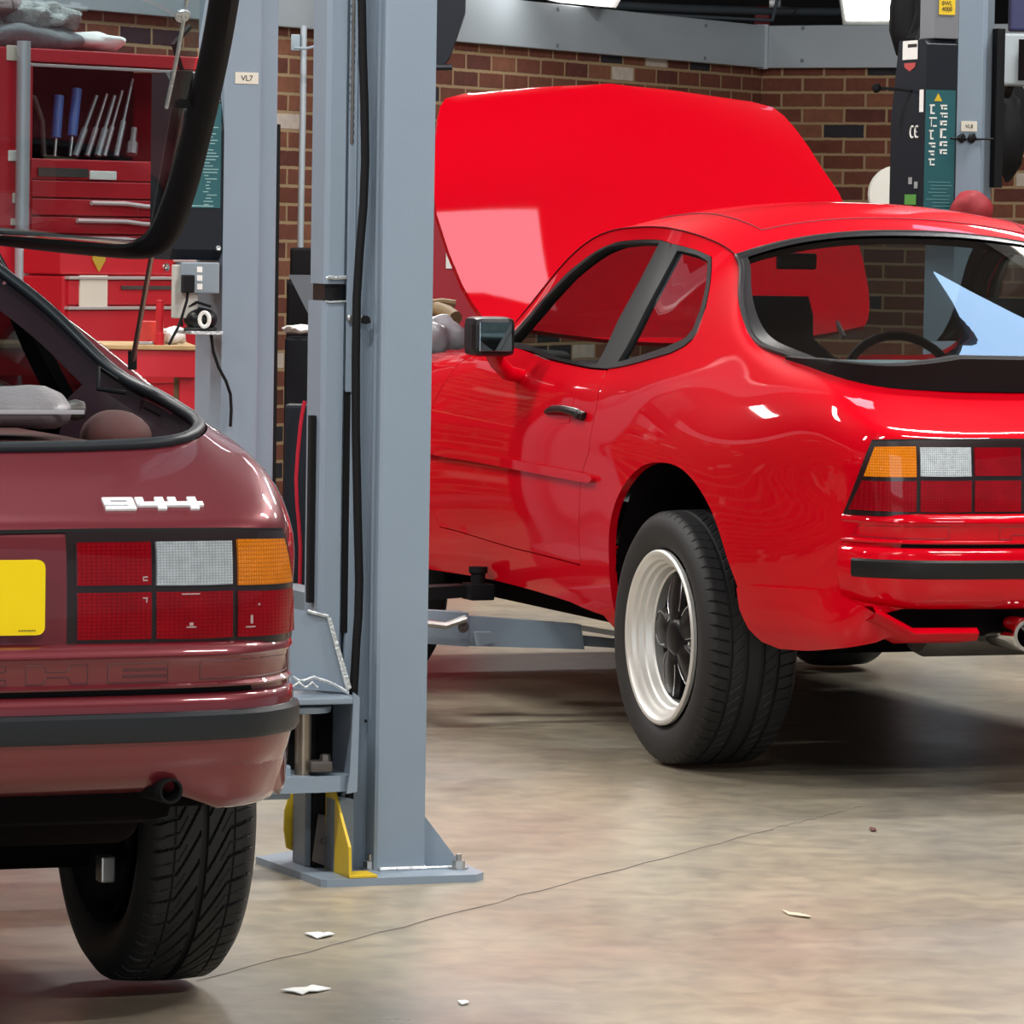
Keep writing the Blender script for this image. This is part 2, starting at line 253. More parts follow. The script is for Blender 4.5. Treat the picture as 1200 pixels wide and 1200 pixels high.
class Surf:
    """tensor cubic spline through a net [col][row][3], mirrored by side=-1"""
    def __init__(s,net,side=1,mirror_end=True):
        net=net.copy();s.side=side
        if mirror_end:   # add mirrored columns past the centre line so the tail is smooth there
            ext=net[-2:-4:-1].copy();ext[:,:,1]*=-1;net=np.concatenate([net,ext])
        s.net=net;C,R=net.shape[:2]
        d=np.linalg.norm(np.diff(net[:,4],axis=0),axis=1);s.tu=np.concatenate([[0],np.cumsum(d)])
        dv=np.linalg.norm(np.diff(net,axis=1),axis=2).mean(0);s.tv=np.concatenate([[0],np.cumsum(dv)])
        # dense lookup
        s.Mu=natspline(s.tu,net.reshape(C,-1))
        s.umax=s.tu[-3] if mirror_end else s.tu[-1];s.vmax=s.tv[-1]
        gu=np.linspace(0,s.tu[-1],160);gv=np.linspace(0,s.vmax,60)
        U,V=np.meshgrid(gu,gv,indexing='ij');s.guv=np.stack([U.ravel(),V.ravel()],-1);s.gp=s.raw(s.guv)
    def raw(s,uv):
        uv=np.asarray(uv,float);u=np.clip(uv[:,0],0,s.tu[-1]);C,R=s.net.shape[:2]
        col=speval(s.tu,s.net.reshape(C,-1),s.Mu,u).reshape(-1,R,3)
        h=np.diff(s.tv);n=R
        # batch spline in v
        A=np.zeros((n,n));A[0,0]=A[-1,-1]=1
        for i in range(1,n-1):
            A[i,i-1]=h[i-1];A[i,i]=2*(h[i-1]+h[i]);A[i,i+1]=h[i]
        B=np.zeros_like(col)
        sl=(col[:,1:]-col[:,:-1])/h[None,:,None];B[:,1:-1]=6*(sl[:,1:]-sl[:,:-1])
        M=np.einsum('ij,kjl->kil',np.linalg.inv(A),B)
        v=np.clip(uv[:,1],0,s.vmax);i=np.clip(np.searchsorted(s.tv,v)-1,0,n-2);hh=h[i];a=((s.tv[i+1]-v)/hh)[:,None];b=1-a
        k=np.arange(len(v));hh=hh[:,None]
        return a*col[k,i]+b*col[k,i+1]+((a**3-a)*M[k,i]+(b**3-b)*M[k,i+1])*hh**2/6
    def __call__(s,uv):
        p=s.raw(uv);p[:,1]*=s.side;return p
    def normal(s,uv,e=.004):
        uv=np.asarray(uv,float)
        lo=np.array([e,e]);hi=np.array([s.tu[-1]-e,s.vmax-e]);c=np.clip(uv,lo,hi)
        du=s(c+[e,0])-s(c-[e,0]);dv=s(c+[0,e])-s(c-[0,e])
        n=np.cross(du,dv);n/=np.linalg.norm(n,axis=1,keepdims=True)+1e-12
        return n*s.side
    def solve(s,f,target,pred=None):
        """uv where f(point)->2 values equals target rows"""
        out=[]
        G=s.gp.copy();G[:,1]*=s.side;FG=f(G)
        for t in np.atleast_2d(target):
            d=((FG-t)**2).sum(1)
            if pred is not None: d=d+np.where(pred(G),0,1e9)
            uv=s.guv[np.argmin(d)].copy()
            for _ in range(12):
                p=np.array([uv,uv+[1e-4,0],uv+[0,1e-4]]);q=f(s(p));J=np.stack([(q[1]-q[0])/1e-4,(q[2]-q[0])/1e-4],1)
                try: st=np.linalg.solve(J,t-q[0])
                except Exception: break
                st=np.clip(st,-.05,.05);uv=uv+st
                uv=np.clip(uv,0,[s.tu[-1],s.vmax])
            out.append(uv)
        return np.array(out)
    def xz(s,pts): return s.solve(lambda P:P[:,[0,2]],pts)
    def yz(s,pts): return s.solve(lambda P:P[:,[1,2]],pts,pred=lambda P:P[:,0]<-.45)
#NP-END
# ------------------------------------------------------------------ trimmed surface panels
def inpoly(P,poly):
    P=np.asarray(P);x,y=P[:,0],P[:,1];c=np.zeros(len(P),bool);n=len(poly)
    for i in range(n):
        x1,y1=poly[i];x2,y2=poly[(i+1)%n]
        k=((y1>y)!=(y2>y));
        if y1!=y2: c^=k&(x<(x2-x1)*(y-y1)/(y2-y1)+x1)
    return c
def dens(poly,st,closed=True):
    out=[];n=len(poly)
    for i in range(n if closed else n-1):
        a=np.array(poly[i],float);b=np.array(poly[(i+1)%n],float);k=max(1,int(np.ceil(np.linalg.norm(b-a)/st)))
        for j in range(k): out.append(a+(b-a)*j/k)
    if not closed: out.append(np.array(poly[-1],float))
    return out
def smoothpoly(pts,closed=True,k=4):
    """Catmull-Rom through points"""
    P=[np.array(p,float) for p in pts];n=len(P);out=[]
    for i in range(n if closed else n-1):
        p0=P[(i-1)%n] if closed or i>0 else P[i];p1=P[i];p2=P[(i+1)%n];p3=P[(i+2)%n] if closed or i+2<n else p2
        for j in range(k):
            t=j/k;out.append(.5*((2*p1)+(-p0+p2)*t+(2*p0-5*p1+4*p2-p3)*t*t+(-p0+3*p1-3*p2+p3)*t**3))
    if not closed: out.append(P[-1])
    return out
_TC={}
def trim(S,outline,holes=(),step=.03,off=0.,thick=.012):
    key=(round(step,5),tuple((round(float(p[0]),5),round(float(p[1]),5)) for l in [outline]+list(holes) for p in l))
    if key not in _TC: _TC[key]=_trim(outline,holes,step)
    uv,F_=_TC[key]
    N=S.normal(uv);P=S(uv)+N*off
    V=[tuple(p) for p in P];Fc=[tuple(f) if S.side>0 else tuple(f[::-1]) for f in F_.tolist()]
    ec={}
    for f in Fc:
        for i in range(3): ec[(f[i],f[(i+1)%3])]=1
    Q=P-N*thick;idx={};rim=[]
    for (a,b) in list(ec):
        if (b,a) not in ec:
            for k in(a,b):
                if k not in idx: idx[k]=len(V);V.append(tuple(Q[k]))
            rim.append((b,a,idx[a],idx[b]))
    return V,Fc,rim,N
def _trim(outline,holes,step):
    pts=[];edges=[]
    def loop(poly):
        d=dens(poly,step);k=len(pts);pts.extend(d);n=len(d);edges.extend((k+i,k+(i+1)%n) for i in range(n));return d
    O=loop(outline);H=[loop(h) for h in holes]
    bd=np.array(pts);lo=np.min(O,0);hi=np.max(O,0)
    gx=np.arange(lo[0]+step*.5,hi[0],step);gy=np.arange(lo[1]+step*.5,hi[1],step)
    if len(gx) and len(gy):
        G=np.stack(np.meshgrid(gx,gy,indexing='ij'),-1).reshape(-1,2);m=inpoly(G,O)
        for h in H: m&=~inpoly(G,h)
        G=G[m]
        if len(G):
            d=np.sqrt(((G[:,None]-bd[None])**2).sum(-1)).min(1);G=G[d>step*.45]
            pts.extend(list(G))
    vs,es,fs,_,_,_=delaunay_2d_cdt([Vector((float(p[0]),float(p[1]))) for p in pts],edges,[],0,1e-6)
    uv=np.array([[v.x,v.y] for v in vs]);F_=np.array([list(f) for f in fs]);c=uv[F_].mean(1);m=inpoly(c,O)
    for h in H: m&=~inpoly(c,h)
    return uv,F_[m]
def panel(name,mat,parent,S,outline,holes=(),step=.03,off=0.,thick=.012,dz=0,label=None,multi=None):
    V=[];Fa=[];sm=[];NN=[]
    for (ol,hl) in (multi if multi else [(outline,holes)]):
        v,f,r,N=trim(S,ol,hl,step,off,thick);k=len(V);V+=[(p[0],p[1],p[2]+dz) for p in v]
        Fa+=[tuple(i+k for i in q) for q in f]+[tuple(i+k for i in q) for q in r];sm+=[True]*len(f)+[False]*len(r)
    me=bpy.data.meshes.new(name);me.from_pydata(V,[],Fa);me.polygons.foreach_set('use_smooth',sm);me.materials.append(mat);me.update()
    try: me.set_sharp_from_angle(angle=R(40))
    except Exception: pass
    o=bpy.data.objects.new(name,me);COL.objects.link(o);o.parent=parent
    if label:o['label']=label
    return o
# ------------------------------------------------------------------ the coupe
S1=Surf(NET,1);S2=Surf(NET,-1);VM=S1.vmax
_SC={}
def _cs(fn,tag_,pts):
    out=[]
    for p in np.atleast_2d(np.array(pts,float)):
        k=(tag_,round(p[0],6),round(p[1],6))
        if k not in _SC: _SC[k]=fn([p])[0]
        out.append(_SC[k])
    return np.array(out)
def XZ(p): return _cs(S1.xz,0,p)
def YZ(p): return _cs(S1.yz,1,p)
DW=[(1.389,.932),(1.33,1.004),(1.26,1.072),(1.177,1.136),(1.084,1.184),(1.028,1.206),(.937,1.225),(.80,1.231),(.658,1.231),(.595,1.222),(.583,1.19),(.578,1.12),(.581,1.0),(.583,.893),(.70,.892),(.777,.895),(1.026,.908)]
DG=[(1.35,.941),(1.25,1.058),(1.15,1.131),(1.05,1.186),(.985,1.208),(.895,1.218),(.66,1.222),(.666,1.121),(.684,1.019),(.675,.902),(.80,.904),(.95,.912)]
QW=[(.590,1.222),(.47,1.205),(.41,1.190),(.33,1.125),(.24,1.060),(.17,1.0),(.16,.98),(.176,.962),(.23,.943),(.38,.918),(.583,.893),(.581,1.0),(.578,1.12)]
QG=[(.548,1.203),(.46,1.192),(.409,1.178),(.33,1.112),(.256,1.054),(.205,1.006),(.205,.985),(.228,.975),(.289,.957),(.545,.912),(.547,1.045)]
DOOR=[(.583,.893),(.541,.86),(.503,.80),(.493,.75),(.494,.68),(.54,.612),(.549,.523),(.573,.381),(1.076,.392),(1.637,.413),(1.70,.50),(1.725,.62),(1.71,.76),(1.62,.885),(1.50,.915),(1.389,.932),(1.026,.908),(.777,.895),(.70,.892)]
ARCH=[(.345,.20),(.345,.32),(.338,.42),(.315,.51),(.262,.583),(.178,.640),(.09,.671),(-.012,.681),(-.10,.678),(-.176,.662),(-.254,.628),(-.317,.583),(-.365,.528),(-.40,.468),(-.43,.418),(-.465,.355),(-.50,.310)]
GLASSP=glass('dark_side_glass',(.10,.11,.12));MIRG=M('mirror_glass',(.30,.34,.36),.03,1)
def inset(poly,d):
    P=[np.array(p) for p in poly];n=len(P);A=sum(P[i][0]*P[(i+1)%n][1]-P[(i+1)%n][0]*P[i][1] for i in range(n));s=1 if A>0 else -1;out=[]
    for i in range(n):
        a=P[i]-P[i-1];b=P[(i+1)%n]-P[i];a/=np.linalg.norm(a)+1e-9;b/=np.linalg.norm(b)+1e-9
        t=a+b;t/=np.linalg.norm(t)+1e-9;nn=np.array([-t[1],t[0]])*s;out.append(P[i]+nn*d/max(.5,abs(t@b)))
    return out
# rear bumper sweep
BP=np.array([(-.972,0),(-.969,.2),(-.960,.40),(-.948,.52),(-.925,.612),(-.889,.661),(-.843,.699),(-.775,.728)])
_P=np.array(smoothpoly(BP,False,8));_L=np.concatenate([[0],np.cumsum(np.linalg.norm(np.diff(_P,axis=0),axis=1))])
def bplan(s):   # s 0..1 from centre to side
    P,L=_P,_L;x=np.interp(s*L[-1],L,P[:,0]);y=np.interp(s*L[-1],L,P[:,1]);e=.004
    x2=np.interp(min(1,s+e)*L[-1],L,P[:,0]);y2=np.interp(min(1,s+e)*L[-1],L,P[:,1]);x1=np.interp(max(0,s-e)*L[-1],L,P[:,0]);y1=np.interp(max(0,s-e)*L[-1],L,P[:,1])
    t=np.array([x2-x1,y2-y1]);t/=np.linalg.norm(t);return np.array([x,y]),np.array([-t[1],t[0]])
def bsweep(prof,dz,s1=1.,s0=None,n=40,cap=True,closed=False):
    """profile [(offset outwards, z)] swept round the tail; returns grid"""
    s0=-s1 if s0 is None else s0;G=[]
    for i in range(n+1):
        s=s0+(s1-s0)*i/n;p,nn=bplan(abs(s))
        if nn[0]>0 and nn[1]<=0 or nn[1]<-.2: nn=-nn
        if nn[0]>.3: nn=-nn
        sg=1 if s>=0 else -1
        row=[(p[0]+nn[0]*o,(p[1]+nn[1]*o)*sg,z+dz) for o,z in prof]
        if closed: row.append(row[0])
        G.append(row)
    return G
def bpt(y,off,z,dz):
    """point on bumper face for given lateral y"""
    k=np.interp(abs(y),_P[:,1],_L/_L[-1]);p,nn=bplan(k)
    if nn[0]>.3 or nn[1]<-.2: nn=-nn
    return (p[0]+nn[0]*off,math.copysign(p[1]+nn[1]*off,y),z+dz)
GLY={'P':([(0,0),(0,1),(1,1),(1,.35),(.3,.35),(.3,0),(0,0)],),'O':([(0,0),(0,1),(1,1),(1,0),(0,0)],[(.28,.3),(.28,.7),(.72,.7),(.72,.3),(.28,.3)]),
'R':([(0,0),(0,1),(1,1),(1,.35),(.8,.35),(1,0),(.7,0),(.5,.35),(.3,.35),(.3,0),(0,0)],),'S':([(0,0),(0,.28),(.7,.28),(.7,.38),(0,.38),(0,1),(1,1),(1,.72),(.3,.72),(.3,.62),(1,.62),(1,0),(0,0)],),
'C':([(0,0),(0,1),(1,1),(1,.7),(.3,.7),(.3,.3),(1,.3),(1,0),(0,0)],),'H':([(0,0),(0,1),(.27,1),(.33,.64),(.67,.64),(.73,1),(1,1),(1,0),(.73,0),(.67,.36),(.33,.36),(.27,0),(0,0)],),
'E':([(0,0),(0,1),(1,1),(1,.72),(.25,.72),(.25,.62),(1,.62),(1,.38),(.25,.38),(.25,.28),(1,.28),(1,0),(0,0)],)}
def tyre(r,w,hub,seed=0,hi=True,style=0,na=None):
    """tyre about the y axis, centre at origin; outer side +y. grooves cut into the tread"""
    na=na or (1100 if hi else 96);hw=w/2;rb=.222
    prof=[(hw-.030,rb-.012),(hw-.016,rb),(hw-.006,rb+.018),(hw+.002,rb+.045),(hw-.001,rb+.068),(hw-.010,r-.016)]
    sh=[(hw-.016,r-.0085),(hw-.024,r-.004)]
    nt=92 if hi else 14
    tread=[(y,r-.0035*(abs(y)/(hw-.03))**2) for y in np.linspace(hw-.030,-(hw-.030),nt)]
    P=prof+sh+tread+[(-a,b) for a,b in sh[::-1]]+[(-a,b) for a,b in prof[::-1]]
    P=np.array(P);m=len(P);A=np.linspace(0,2*math.pi,na,endpoint=False)
    Y=np.repeat(P[:,0][:,None],na,1);RR=np.repeat(P[:,1][:,None],na,1);AA=np.repeat(A[None],m,0)
    if hi:
        tr=(RR>r-.013)
        arc=AA*r
        g=np.zeros_like(RR)
        if style==0:      # summer tyre: straight circumferential grooves + shoulder slots
            for c in(-.062,-.022,.022,.062): g=np.maximum(g,(abs(Y-c)<.0045)*.007)
            ph=(arc+.25*abs(Y))%(2*math.pi*r/64);g=np.maximum(g,((ph<.0036)&(abs(Y)>.064))*.0045)
            ph=(arc-.9*(Y))%(2*math.pi*r/64);g=np.maximum(g,((ph<.003)&(abs(Y)>.03)&(abs(Y)<.058))*.0025)
        else:             # directional V pattern with one wide centre groove
            g=np.maximum(g,(abs(Y)<.0055)*.009);g=np.maximum(g,((abs(abs(Y)-.052)<.0012))*.003)
            sw=arc-2.0*np.clip(Y,-.045,.045)-.3*(Y-np.clip(Y,-.045,.045))
            ph=sw%(2*math.pi*r/40);g=np.maximum(g,((ph<.0095-.07*abs(Y))&(abs(Y)>.008))*.007)
            ph=(sw+.022)%(2*math.pi*r/40);g=np.maximum(g,((ph<.0018)&(abs(Y)>.03))*.003)
        RR=RR-g*tr
    X=RR*np.cos(AA);Z=RR*np.sin(AA);b=MB()
    G=[[(X[i,j],Y[i,j],Z[i,j]) for j in range(na)]+[(X[i,0],Y[i,0],Z[i,0])] for i in range(m)]
    b.grid(G);return b
def make_wheel(car,name,x,y,z,side,r,w,style,hi,rim):
    """side +1 left; builds rim mesh as the part, tyre and centre as sub-parts"""
    b=MB();ax=(0,side,0);hw=w/2;o=(0,0,0)
    if rim=='fuchs':
        b.lathe([(-hw+.01,.20),(-hw+.02,.212),(-hw+.03,.19),(hw-.10,.170),(hw-.065,.168),(hw-.060,.166),(hw-.056,.171),(hw-.040,.176),(hw-.036,.181),(hw-.024,.184),(hw-.020,.191),(hw-.010,.194),(hw-.006,.202),(hw-.001,.207),(hw+.001,.214),(hw-.003,.219),(hw-.012,.219)],o,ax,72)
    else:
        b.lathe([(-hw+.005,.214),(-hw,.208),(-hw+.012,.198),(-hw+.03,.19),(-hw+.10,.18),(hw-.05,.18),(hw-.03,.19),(hw-.004,.2),(hw,.214)],o,ax,48)
    wh=b.build(name,ALU if rim=='fuchs' else DARKIN,car,ang=25);wh.location=(x,y,z)
    ty=tyre(r,w,None,hi=hi,style=style).build('tyre',TYRE,wh,ang=30)
    # spoked centre
    c=MB()
    c.lathe([(hw-.10,.0),(hw-.10,.168),(hw-.085,.170),(hw-.08,.160),(hw-.09,.15),(hw-.09,0)],o,ax,48)
    c.lathe([(hw-.085,.052),(hw-.048,.050),(hw-.040,.040),(hw-.036,.030),(hw-.036,0)],o,ax,32)
    e=MB()
    for k in range(5):
        a=R(80+72*k);ca,sa=math.cos(a),math.sin(a);n_=10
        T=[];Bm=[]
        for i in range(n_+1):
            t=i/n_;rr=.035+.133*t;hwid=.016+.030*math.sin(math.pi*min(1,t*.95+.05))**.9+.010*t;d=hw-.046-.02*t*t
            row=[]
            for q in(-1,-.8,0,.8,1):
                row.append((rr*ca-hwid*q*sa,side*(d-(.012 if abs(q)==1 else (.0 if q else -.005))),rr*sa+hwid*q*ca))
            T.append(row)
        c.grid(T)
        for sd in(0,4):
            c.grid([[T[i][sd],(T[i][sd][0],T[i][sd][1]-side*.035,T[i][sd][2])] for i in range(n_+1)])
            e.tube([T[i][1 if sd==0 else 3] for i in range(2,n_)],.0022,6)
    c.build('wheel_centre',SPK,wh,ang=50)
    e.build('spoke_edge_trim',EDGE,wh,label='bright machined edges of the five spokes')
    for k in range(5):
        a=R(80+36+72*k);q=(.062*math.cos(a),0,.062*math.sin(a));nt=MB();nt.lathe([(hw-.09,.011),(hw-.056,.011),(hw-.053,.007),(hw-.053,0)],q,ax,6)
        nt.build('wheel_nut',CHR if rim=='fuchs' else DSTEEL,wh)
    return wh
def make_car(kind):
    red=kind=='red';paint=RED if red else BURG
    th=R(21);O=(1.17126,12.0582) if red else (-1.3139,7.9848);dz=.08;hub=.3239 if red else .326
    root=empty('coupe_car',(O[0],O[1],0),math.pi/2+th,
      'bright red coupe with raised bonnet and silver-rimmed wheels on the right' if red else 'dark maroon coupe seen from behind with its rear hatch open on the left','car')
    SS=((S1,'l'),(S2,'r'))
    top=VM;U=S1.umax
    ufront=0
    xz=lambda P:[tuple(q) for q in XZ(P)];yz=lambda P:[tuple(q) for q in YZ(P)]
    door=xz(DOOR);dw=xz(DW);dg=xz(DG);qw=xz(QW);qg=xz(QG);arch=xz(smoothpoly(ARCH,False,3))
    farch=xz([(2.4+.345*math.cos(a),.30+.345*math.sin(a)) for a in np.linspace(math.pi+.25,-.25,22)])
    v35=xz([(-.54,.325),(-.62,.34),(-.70,.358),(-.78,.372)])
    rear=yz([(.68,.36),(.5,.40),(.3,.40),(0.02,.40)])
    # windows must leave the shell: outline runs along the sill
    out=[(0,top),(0,0)]+[farch[-1]]+farch[::-1][1:]+[(arch[0][0]-.02,0)]
    out=[(0,top),(0,0)]
    # front arch notch
    fa=farch[::-1];fu0=min(p[0] for p in fa);fu1=max(p[0] for p in fa)
    fa=sorted(fa,key=lambda p:p[0]) if False else farch[::-1]
    out+=[(fa[0][0],0)]+fa+[(fa[-1][0],0)]
    sill=xz([(1.9,.283),(1.7,.286),(1.37,.292),(1.0,.288),(.694,.278),(.45,.262)])
    out+=sill
    out+=arch+v35+rear+[(U,rear[-1][1]),(U,top)]
    doorw=inset(door,-.0025)
    # union of door hole and window holes, shared along the belt
    for S,sd in SS:
        panel('body_shell',paint,root,S,out,[door,dw,qw],step=.026,off=0,thick=.02,dz=dz)
        d=panel('door',paint,root,S,inset(door,.003),step=.026,off=.0,thick=.03,dz=dz)
        panel('window_frame',BLK,d,S,inset(dw,.001),[dg],step=.03,off=.002,thick=.02,dz=dz)
        panel('side_window',GLASS if red else GLASSP,d,S,dg,step=.06,off=-.004,thick=.001,dz=dz)
        panel('quarter_window_frame',BLK,root,S,inset(qw,.001),[qg],step=.03,off=.003,thick=.02,dz=dz)
        panel('quarter_window',GLASS if red else GLASSP,root,S,qg,step=.06,off=-.004,thick=.001,dz=dz)
        # raised pillar trim at the window split
        # moulding
        md=xz(smoothpoly([(1.697,.646),(1.35,.642),(1.042,.636),(.70,.630),(.486,.626),(.44,.620),(.43,.614),(.445,.607),(.486,.603),(.70,.606),(1.039,.611),(1.35,.616),(1.694,.619)],True,2))
        panel('door_moulding',paint,d,S,md,step=.03,off=.014,thick=.015,dz=dz)
        # handle
        hb=panel('door_handle_recess',DARKIN if not red else paint,d,S,xz([(.752,.812),(.677,.815),(.66,.75),(.75,.742)]),step=.03,off=.0012,thick=.001,dz=dz)
        p=S(np.array(XZ([(.83,.771),(.76,.778),(.68,.780),(.60,.776),(.555,.771)])));n=S.normal(np.array(XZ([(.7,.78)])))[0]
        h=MB().tube([tuple(p[i]+n*o+[0,0,dz]) for i,o in enumerate((.004,.016,.019,.018,.006))],[.007,.010,.010,.012,.010],10)
        h.lathe([(0,.013),(.022,.012),(.024,0)],tuple(p[4]+np.array([.02,0,dz])),tuple(n),16)
        h.build('door_handle',BLK,d,label='black door handle')
        # mirror (housing with stalk)
        if red or S.side>0:
            sg=S.side
            m=MB().box((1.00,sg*.865,.912+dz),(1.10,sg*.985,1.018+dz),.022)
            mr=m.build('door_mirror',BLK,d,label='black door mirror')
            MB().box((.996,sg*.880,.926+dz),(1.001,sg*.972,1.005+dz),.001).build('mirror_glass',MIRG,mr)
            MB().tube([(1.09,sg*.90,.925+dz),(1.09,sg*.885,.895+dz),(1.10,sg*.85,.865+dz),(1.12,sg*.80,.855+dz)],[.024,.022,.022,.02],10).build('mirror_stalk',paint,mr)
        # lamps
        lamp=yz([(.690,.772),(.60,.776),(.46,.776),(.322,.776),(.322,.598),(.46,.598),(.60,.598),(.727,.600)])
        L=panel('tail_lamp',LAMPH,root,S,lamp,step=.03,off=.004,thick=.02,dz=dz,label='six-section tail lamp with amber, clear and red lenses')
        cells=[('red_lens',LENSR,[(.338,.760),(.456,.760),(.456,.695),(.338,.695)]),('reversing_lens',LENSW,[(.465,.760),(.590,.760),(.590,.694),(.465,.694)]),
               ('indicator_lens',LENSO,[(.600,.762),(.684,.760),(.702,.692),(.600,.692)]),('red_lens',LENSR,[(.338,.684),(.456,.684),(.456,.612),(.338,.612)]),
               ('red_lens',LENSR,[(.465,.684),(.590,.684),(.590,.612),(.465,.612)]),('red_lens',LENSR,[(.600,.683),(.704,.682),(.719,.613),(.600,.612)])]
        for nm,mt,pts in cells: panel(nm,mt,L,S,yz(pts),step=.015,off=.009,thick=.006,dz=dz)
        # inner linings of the shell: dark trim behind the paint
        lin_out=[(.35,top-.01),(.35,.30),(XZ([(.42,.5)])[0][0]-.02,.30)]+[(q[0],q[1]+.03) for q in arch]+[(U-.001,v35[0][1]+.25),(U-.001,top-.01)]
        lin_out=[(.35,top-.005),(.35,.22)]+xz([(.50,.36),(.42,.50),(.36,.60),(.25,.70),(0,.735),(-.22,.71),(-.37,.62),(-.46,.5)])+yz([(.70,.5),(.4,.5),(.02,.5)])+[(U-.001,top-.005)]
        panel('interior_trim',DARKIN,root,S,lin_out,[dw,qw],step=.06,off=-.03,thick=.004,dz=dz)
        # wheel housing
        b=MB();A=np.linspace(.12,math.pi-.12,24);G=[]
        for a in A: G.append([(-.04+.385*math.cos(a),sg*yy,.33+.385*math.sin(a)+dz) for yy in(.50,.60,.80,.838)])
        b.grid(G);b.build('wheel_housing',DARKIN,root)
        b=MB();b.grid([[(-.04+rr*math.cos(a),sg*.50,.33+rr*math.sin(a)+dz) for rr in(.01,.385)] for a in A]);b.build('wheel_housing',DARKIN,root)
    # wheels
    if red: W4=[(0,.735,1),(0,-.735,-1)];w=.25;r=.3185
    else: W4=[(0,.74,1),(0,-.74,-1)];w=.200;r=.3178
    for x,y,sg in W4:
        vis=(red and sg==1) or (not red and sg==-1)
        make_wheel(root,'wheel',x,y,hub,sg,r,w,0 if red else 1,vis,'fuchs' if red else 'steel')
    for sg in(1,-1): make_wheel(root,'wheel',2.4,sg*.74,hub,sg,r,.205,0,False,'fuchs' if red else 'steel')
    # seals and roof
    uc4=S1.tu[4];uc8=S1.tu[8];
    def rail(u): return S1(np.array([[u,top]]))[0]
    def loft(us,bow,crown,pw=2.,n=25,inset_=0,off=0):
        G=[]
        for i,u in enumerate(us):
            t=i/(len(us)-1);L=rail(u)
            row=[]
            for q in np.linspace(1-inset_,-1+inset_,n):
                k=1-abs(q)**pw;row.append((L[0]+bow(t)*k,L[1]*q,L[2]+crown(t)*k+dz+off))
            G.append(row)
        return G
    uA=float(np.interp(1.03,[-rail(u)[0] for u in []] or [0,1],[0,1])) if False else None
    us=np.linspace(S1.tu[4],S1.tu[8],400);xs=np.array([rail(u)[0] for u in us]);uTop=us[np.argmin(abs(xs-1.06))];uE=S1.tu[8]
    wsU=np.linspace(uc4,uTop,14);rfU=np.linspace(uTop,uE,22)
    rf=MB();rf.grid(loft(rfU,lambda t:.12*(1-t)+.09*t,lambda t:.062*(1-t)+.068*t+.012*math.sin(math.pi*t),2.2,31));rf.build('roof_panel',paint,root)
    rl=MB();rl.grid(loft(rfU,lambda t:.12*(1-t)+.09*t,lambda t:.062*(1-t)+.068*t,2.2,15,.03,-.03));rl.build('headlining',DARKIN,root)
    for sg in (1,-1):
        pth=[rail(u) for u in np.linspace(uc4,uE,30)];MB().tube([(p[0],sg*(p[1]+.001),p[2]+dz+.001) for p in pth],.0026,6).build('roof_rail_moulding',SEAMR if red else BLK,root)
    # tilt roof panel seam
    G=loft(rfU,lambda t:.12*(1-t)+.09*t,lambda t:.062*(1-t)+.068*t+.012*math.sin(math.pi*t),2.2,31)
    sr=[G[i][4] for i in range(1,19)]+[G[18][j] for j in range(5,27)]+[G[i][26] for i in range(18,0,-1)]
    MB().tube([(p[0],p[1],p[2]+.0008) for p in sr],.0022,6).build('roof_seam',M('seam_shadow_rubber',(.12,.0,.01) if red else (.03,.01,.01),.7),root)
    ws=MB();ws.grid(loft(wsU,lambda t:.25*(1-t)+.12*t,lambda t:.0*(1-t)+.062*t,2.2,21,.03,-.002));ws.build('windscreen',GLASS,root)
    for sg in(1,-1):
        g=loft(wsU,lambda t:.25*(1-t)+.12*t,lambda t:.062*t,2.2,61);rows=[[r_[j] if sg>0 else r_[-1-j] for j in range(3)] for r_ in g];MB().grid(rows).build('windscreen_seal',BLK,root)
    # bonnet
    hs=MB();G=[]
    if red:
        HA=[0,.06,.13,.22,.35,.5,.62,.72,.8,.88,.93,.965,.99,1.01,1.02];HW=[.595,.615,.632,.648,.662,.668,.655,.625,.605,.580,.560,.535,.47,.34,.08];B_=R(50)
        def hp(a,q,w,o):
            y=q*w;o=o-.035*q*q-.02*max(0,(a-.8)/.22)**2;aa=a+(.10*q*q*(1-a)**6)
            return (1.83+aa*math.cos(B_)-o*math.sin(B_),y,.93+aa*math.sin(B_)+o*math.cos(B_)+dz)
        G=[[hp(a,q,w_,.0) for q in np.linspace(-1,1,27)] for a,w_ in zip(HA,HW)];G2=[[hp(a,q,w_,-.018) for q in np.linspace(-1,1,27)] for a,w_ in zip(HA,HW)]
        hs.grid(G);hs.grid([r_[::-1] for r_ in G2]);ed=[r_[0] for r_ in G]+G[-1]+[r_[-1] for r_ in G[::-1]]+G[0][::-1];ed2=[r_[0] for r_ in G2]+G2[-1]+[r_[-1] for r_ in G2[::-1]]+G2[0][::-1]
        hs.grid([ed,ed2],False);hs.build('raised_bonnet',paint,root,label='raised bonnet, outer face towards the camera')
        MB().tube([(1.86,-.5,.95+dz),(2.25,-.52,1.02+dz+.20)],.008,8).build('bonnet_stay',DSTEEL,root)
        b=MB().box((1.62,-.62,.45+dz),(2.95,.62,.60+dz),.02);b.box((1.9,-.2,.6+dz),(2.6,.25,.80+dz),.05);b.build('engine',DSTEEL,root)
        b=MB();b.tube([(1.75,.52,.80+dz),(1.9,.45,.88+dz),(2.1,.30,.87+dz),(2.3,.2,.8+dz)],.03,12);b.build('engine_hose',BLKM,root)
        MB().box((1.78,.56,.74+dz),(1.92,.66,.925+dz),.02).build('coolant_bottle',GREYP,root,label='pale plastic bottle in the engine bay')
    else:
        for u in np.linspace(0,uc4,20):
            L=rail(u);G.append([(L[0]+.2*(u/uc4)**4*(1-q*q),L[1]*q,L[2]+.05*(1-q*q)+dz) for q in np.linspace(1,-1,21)])
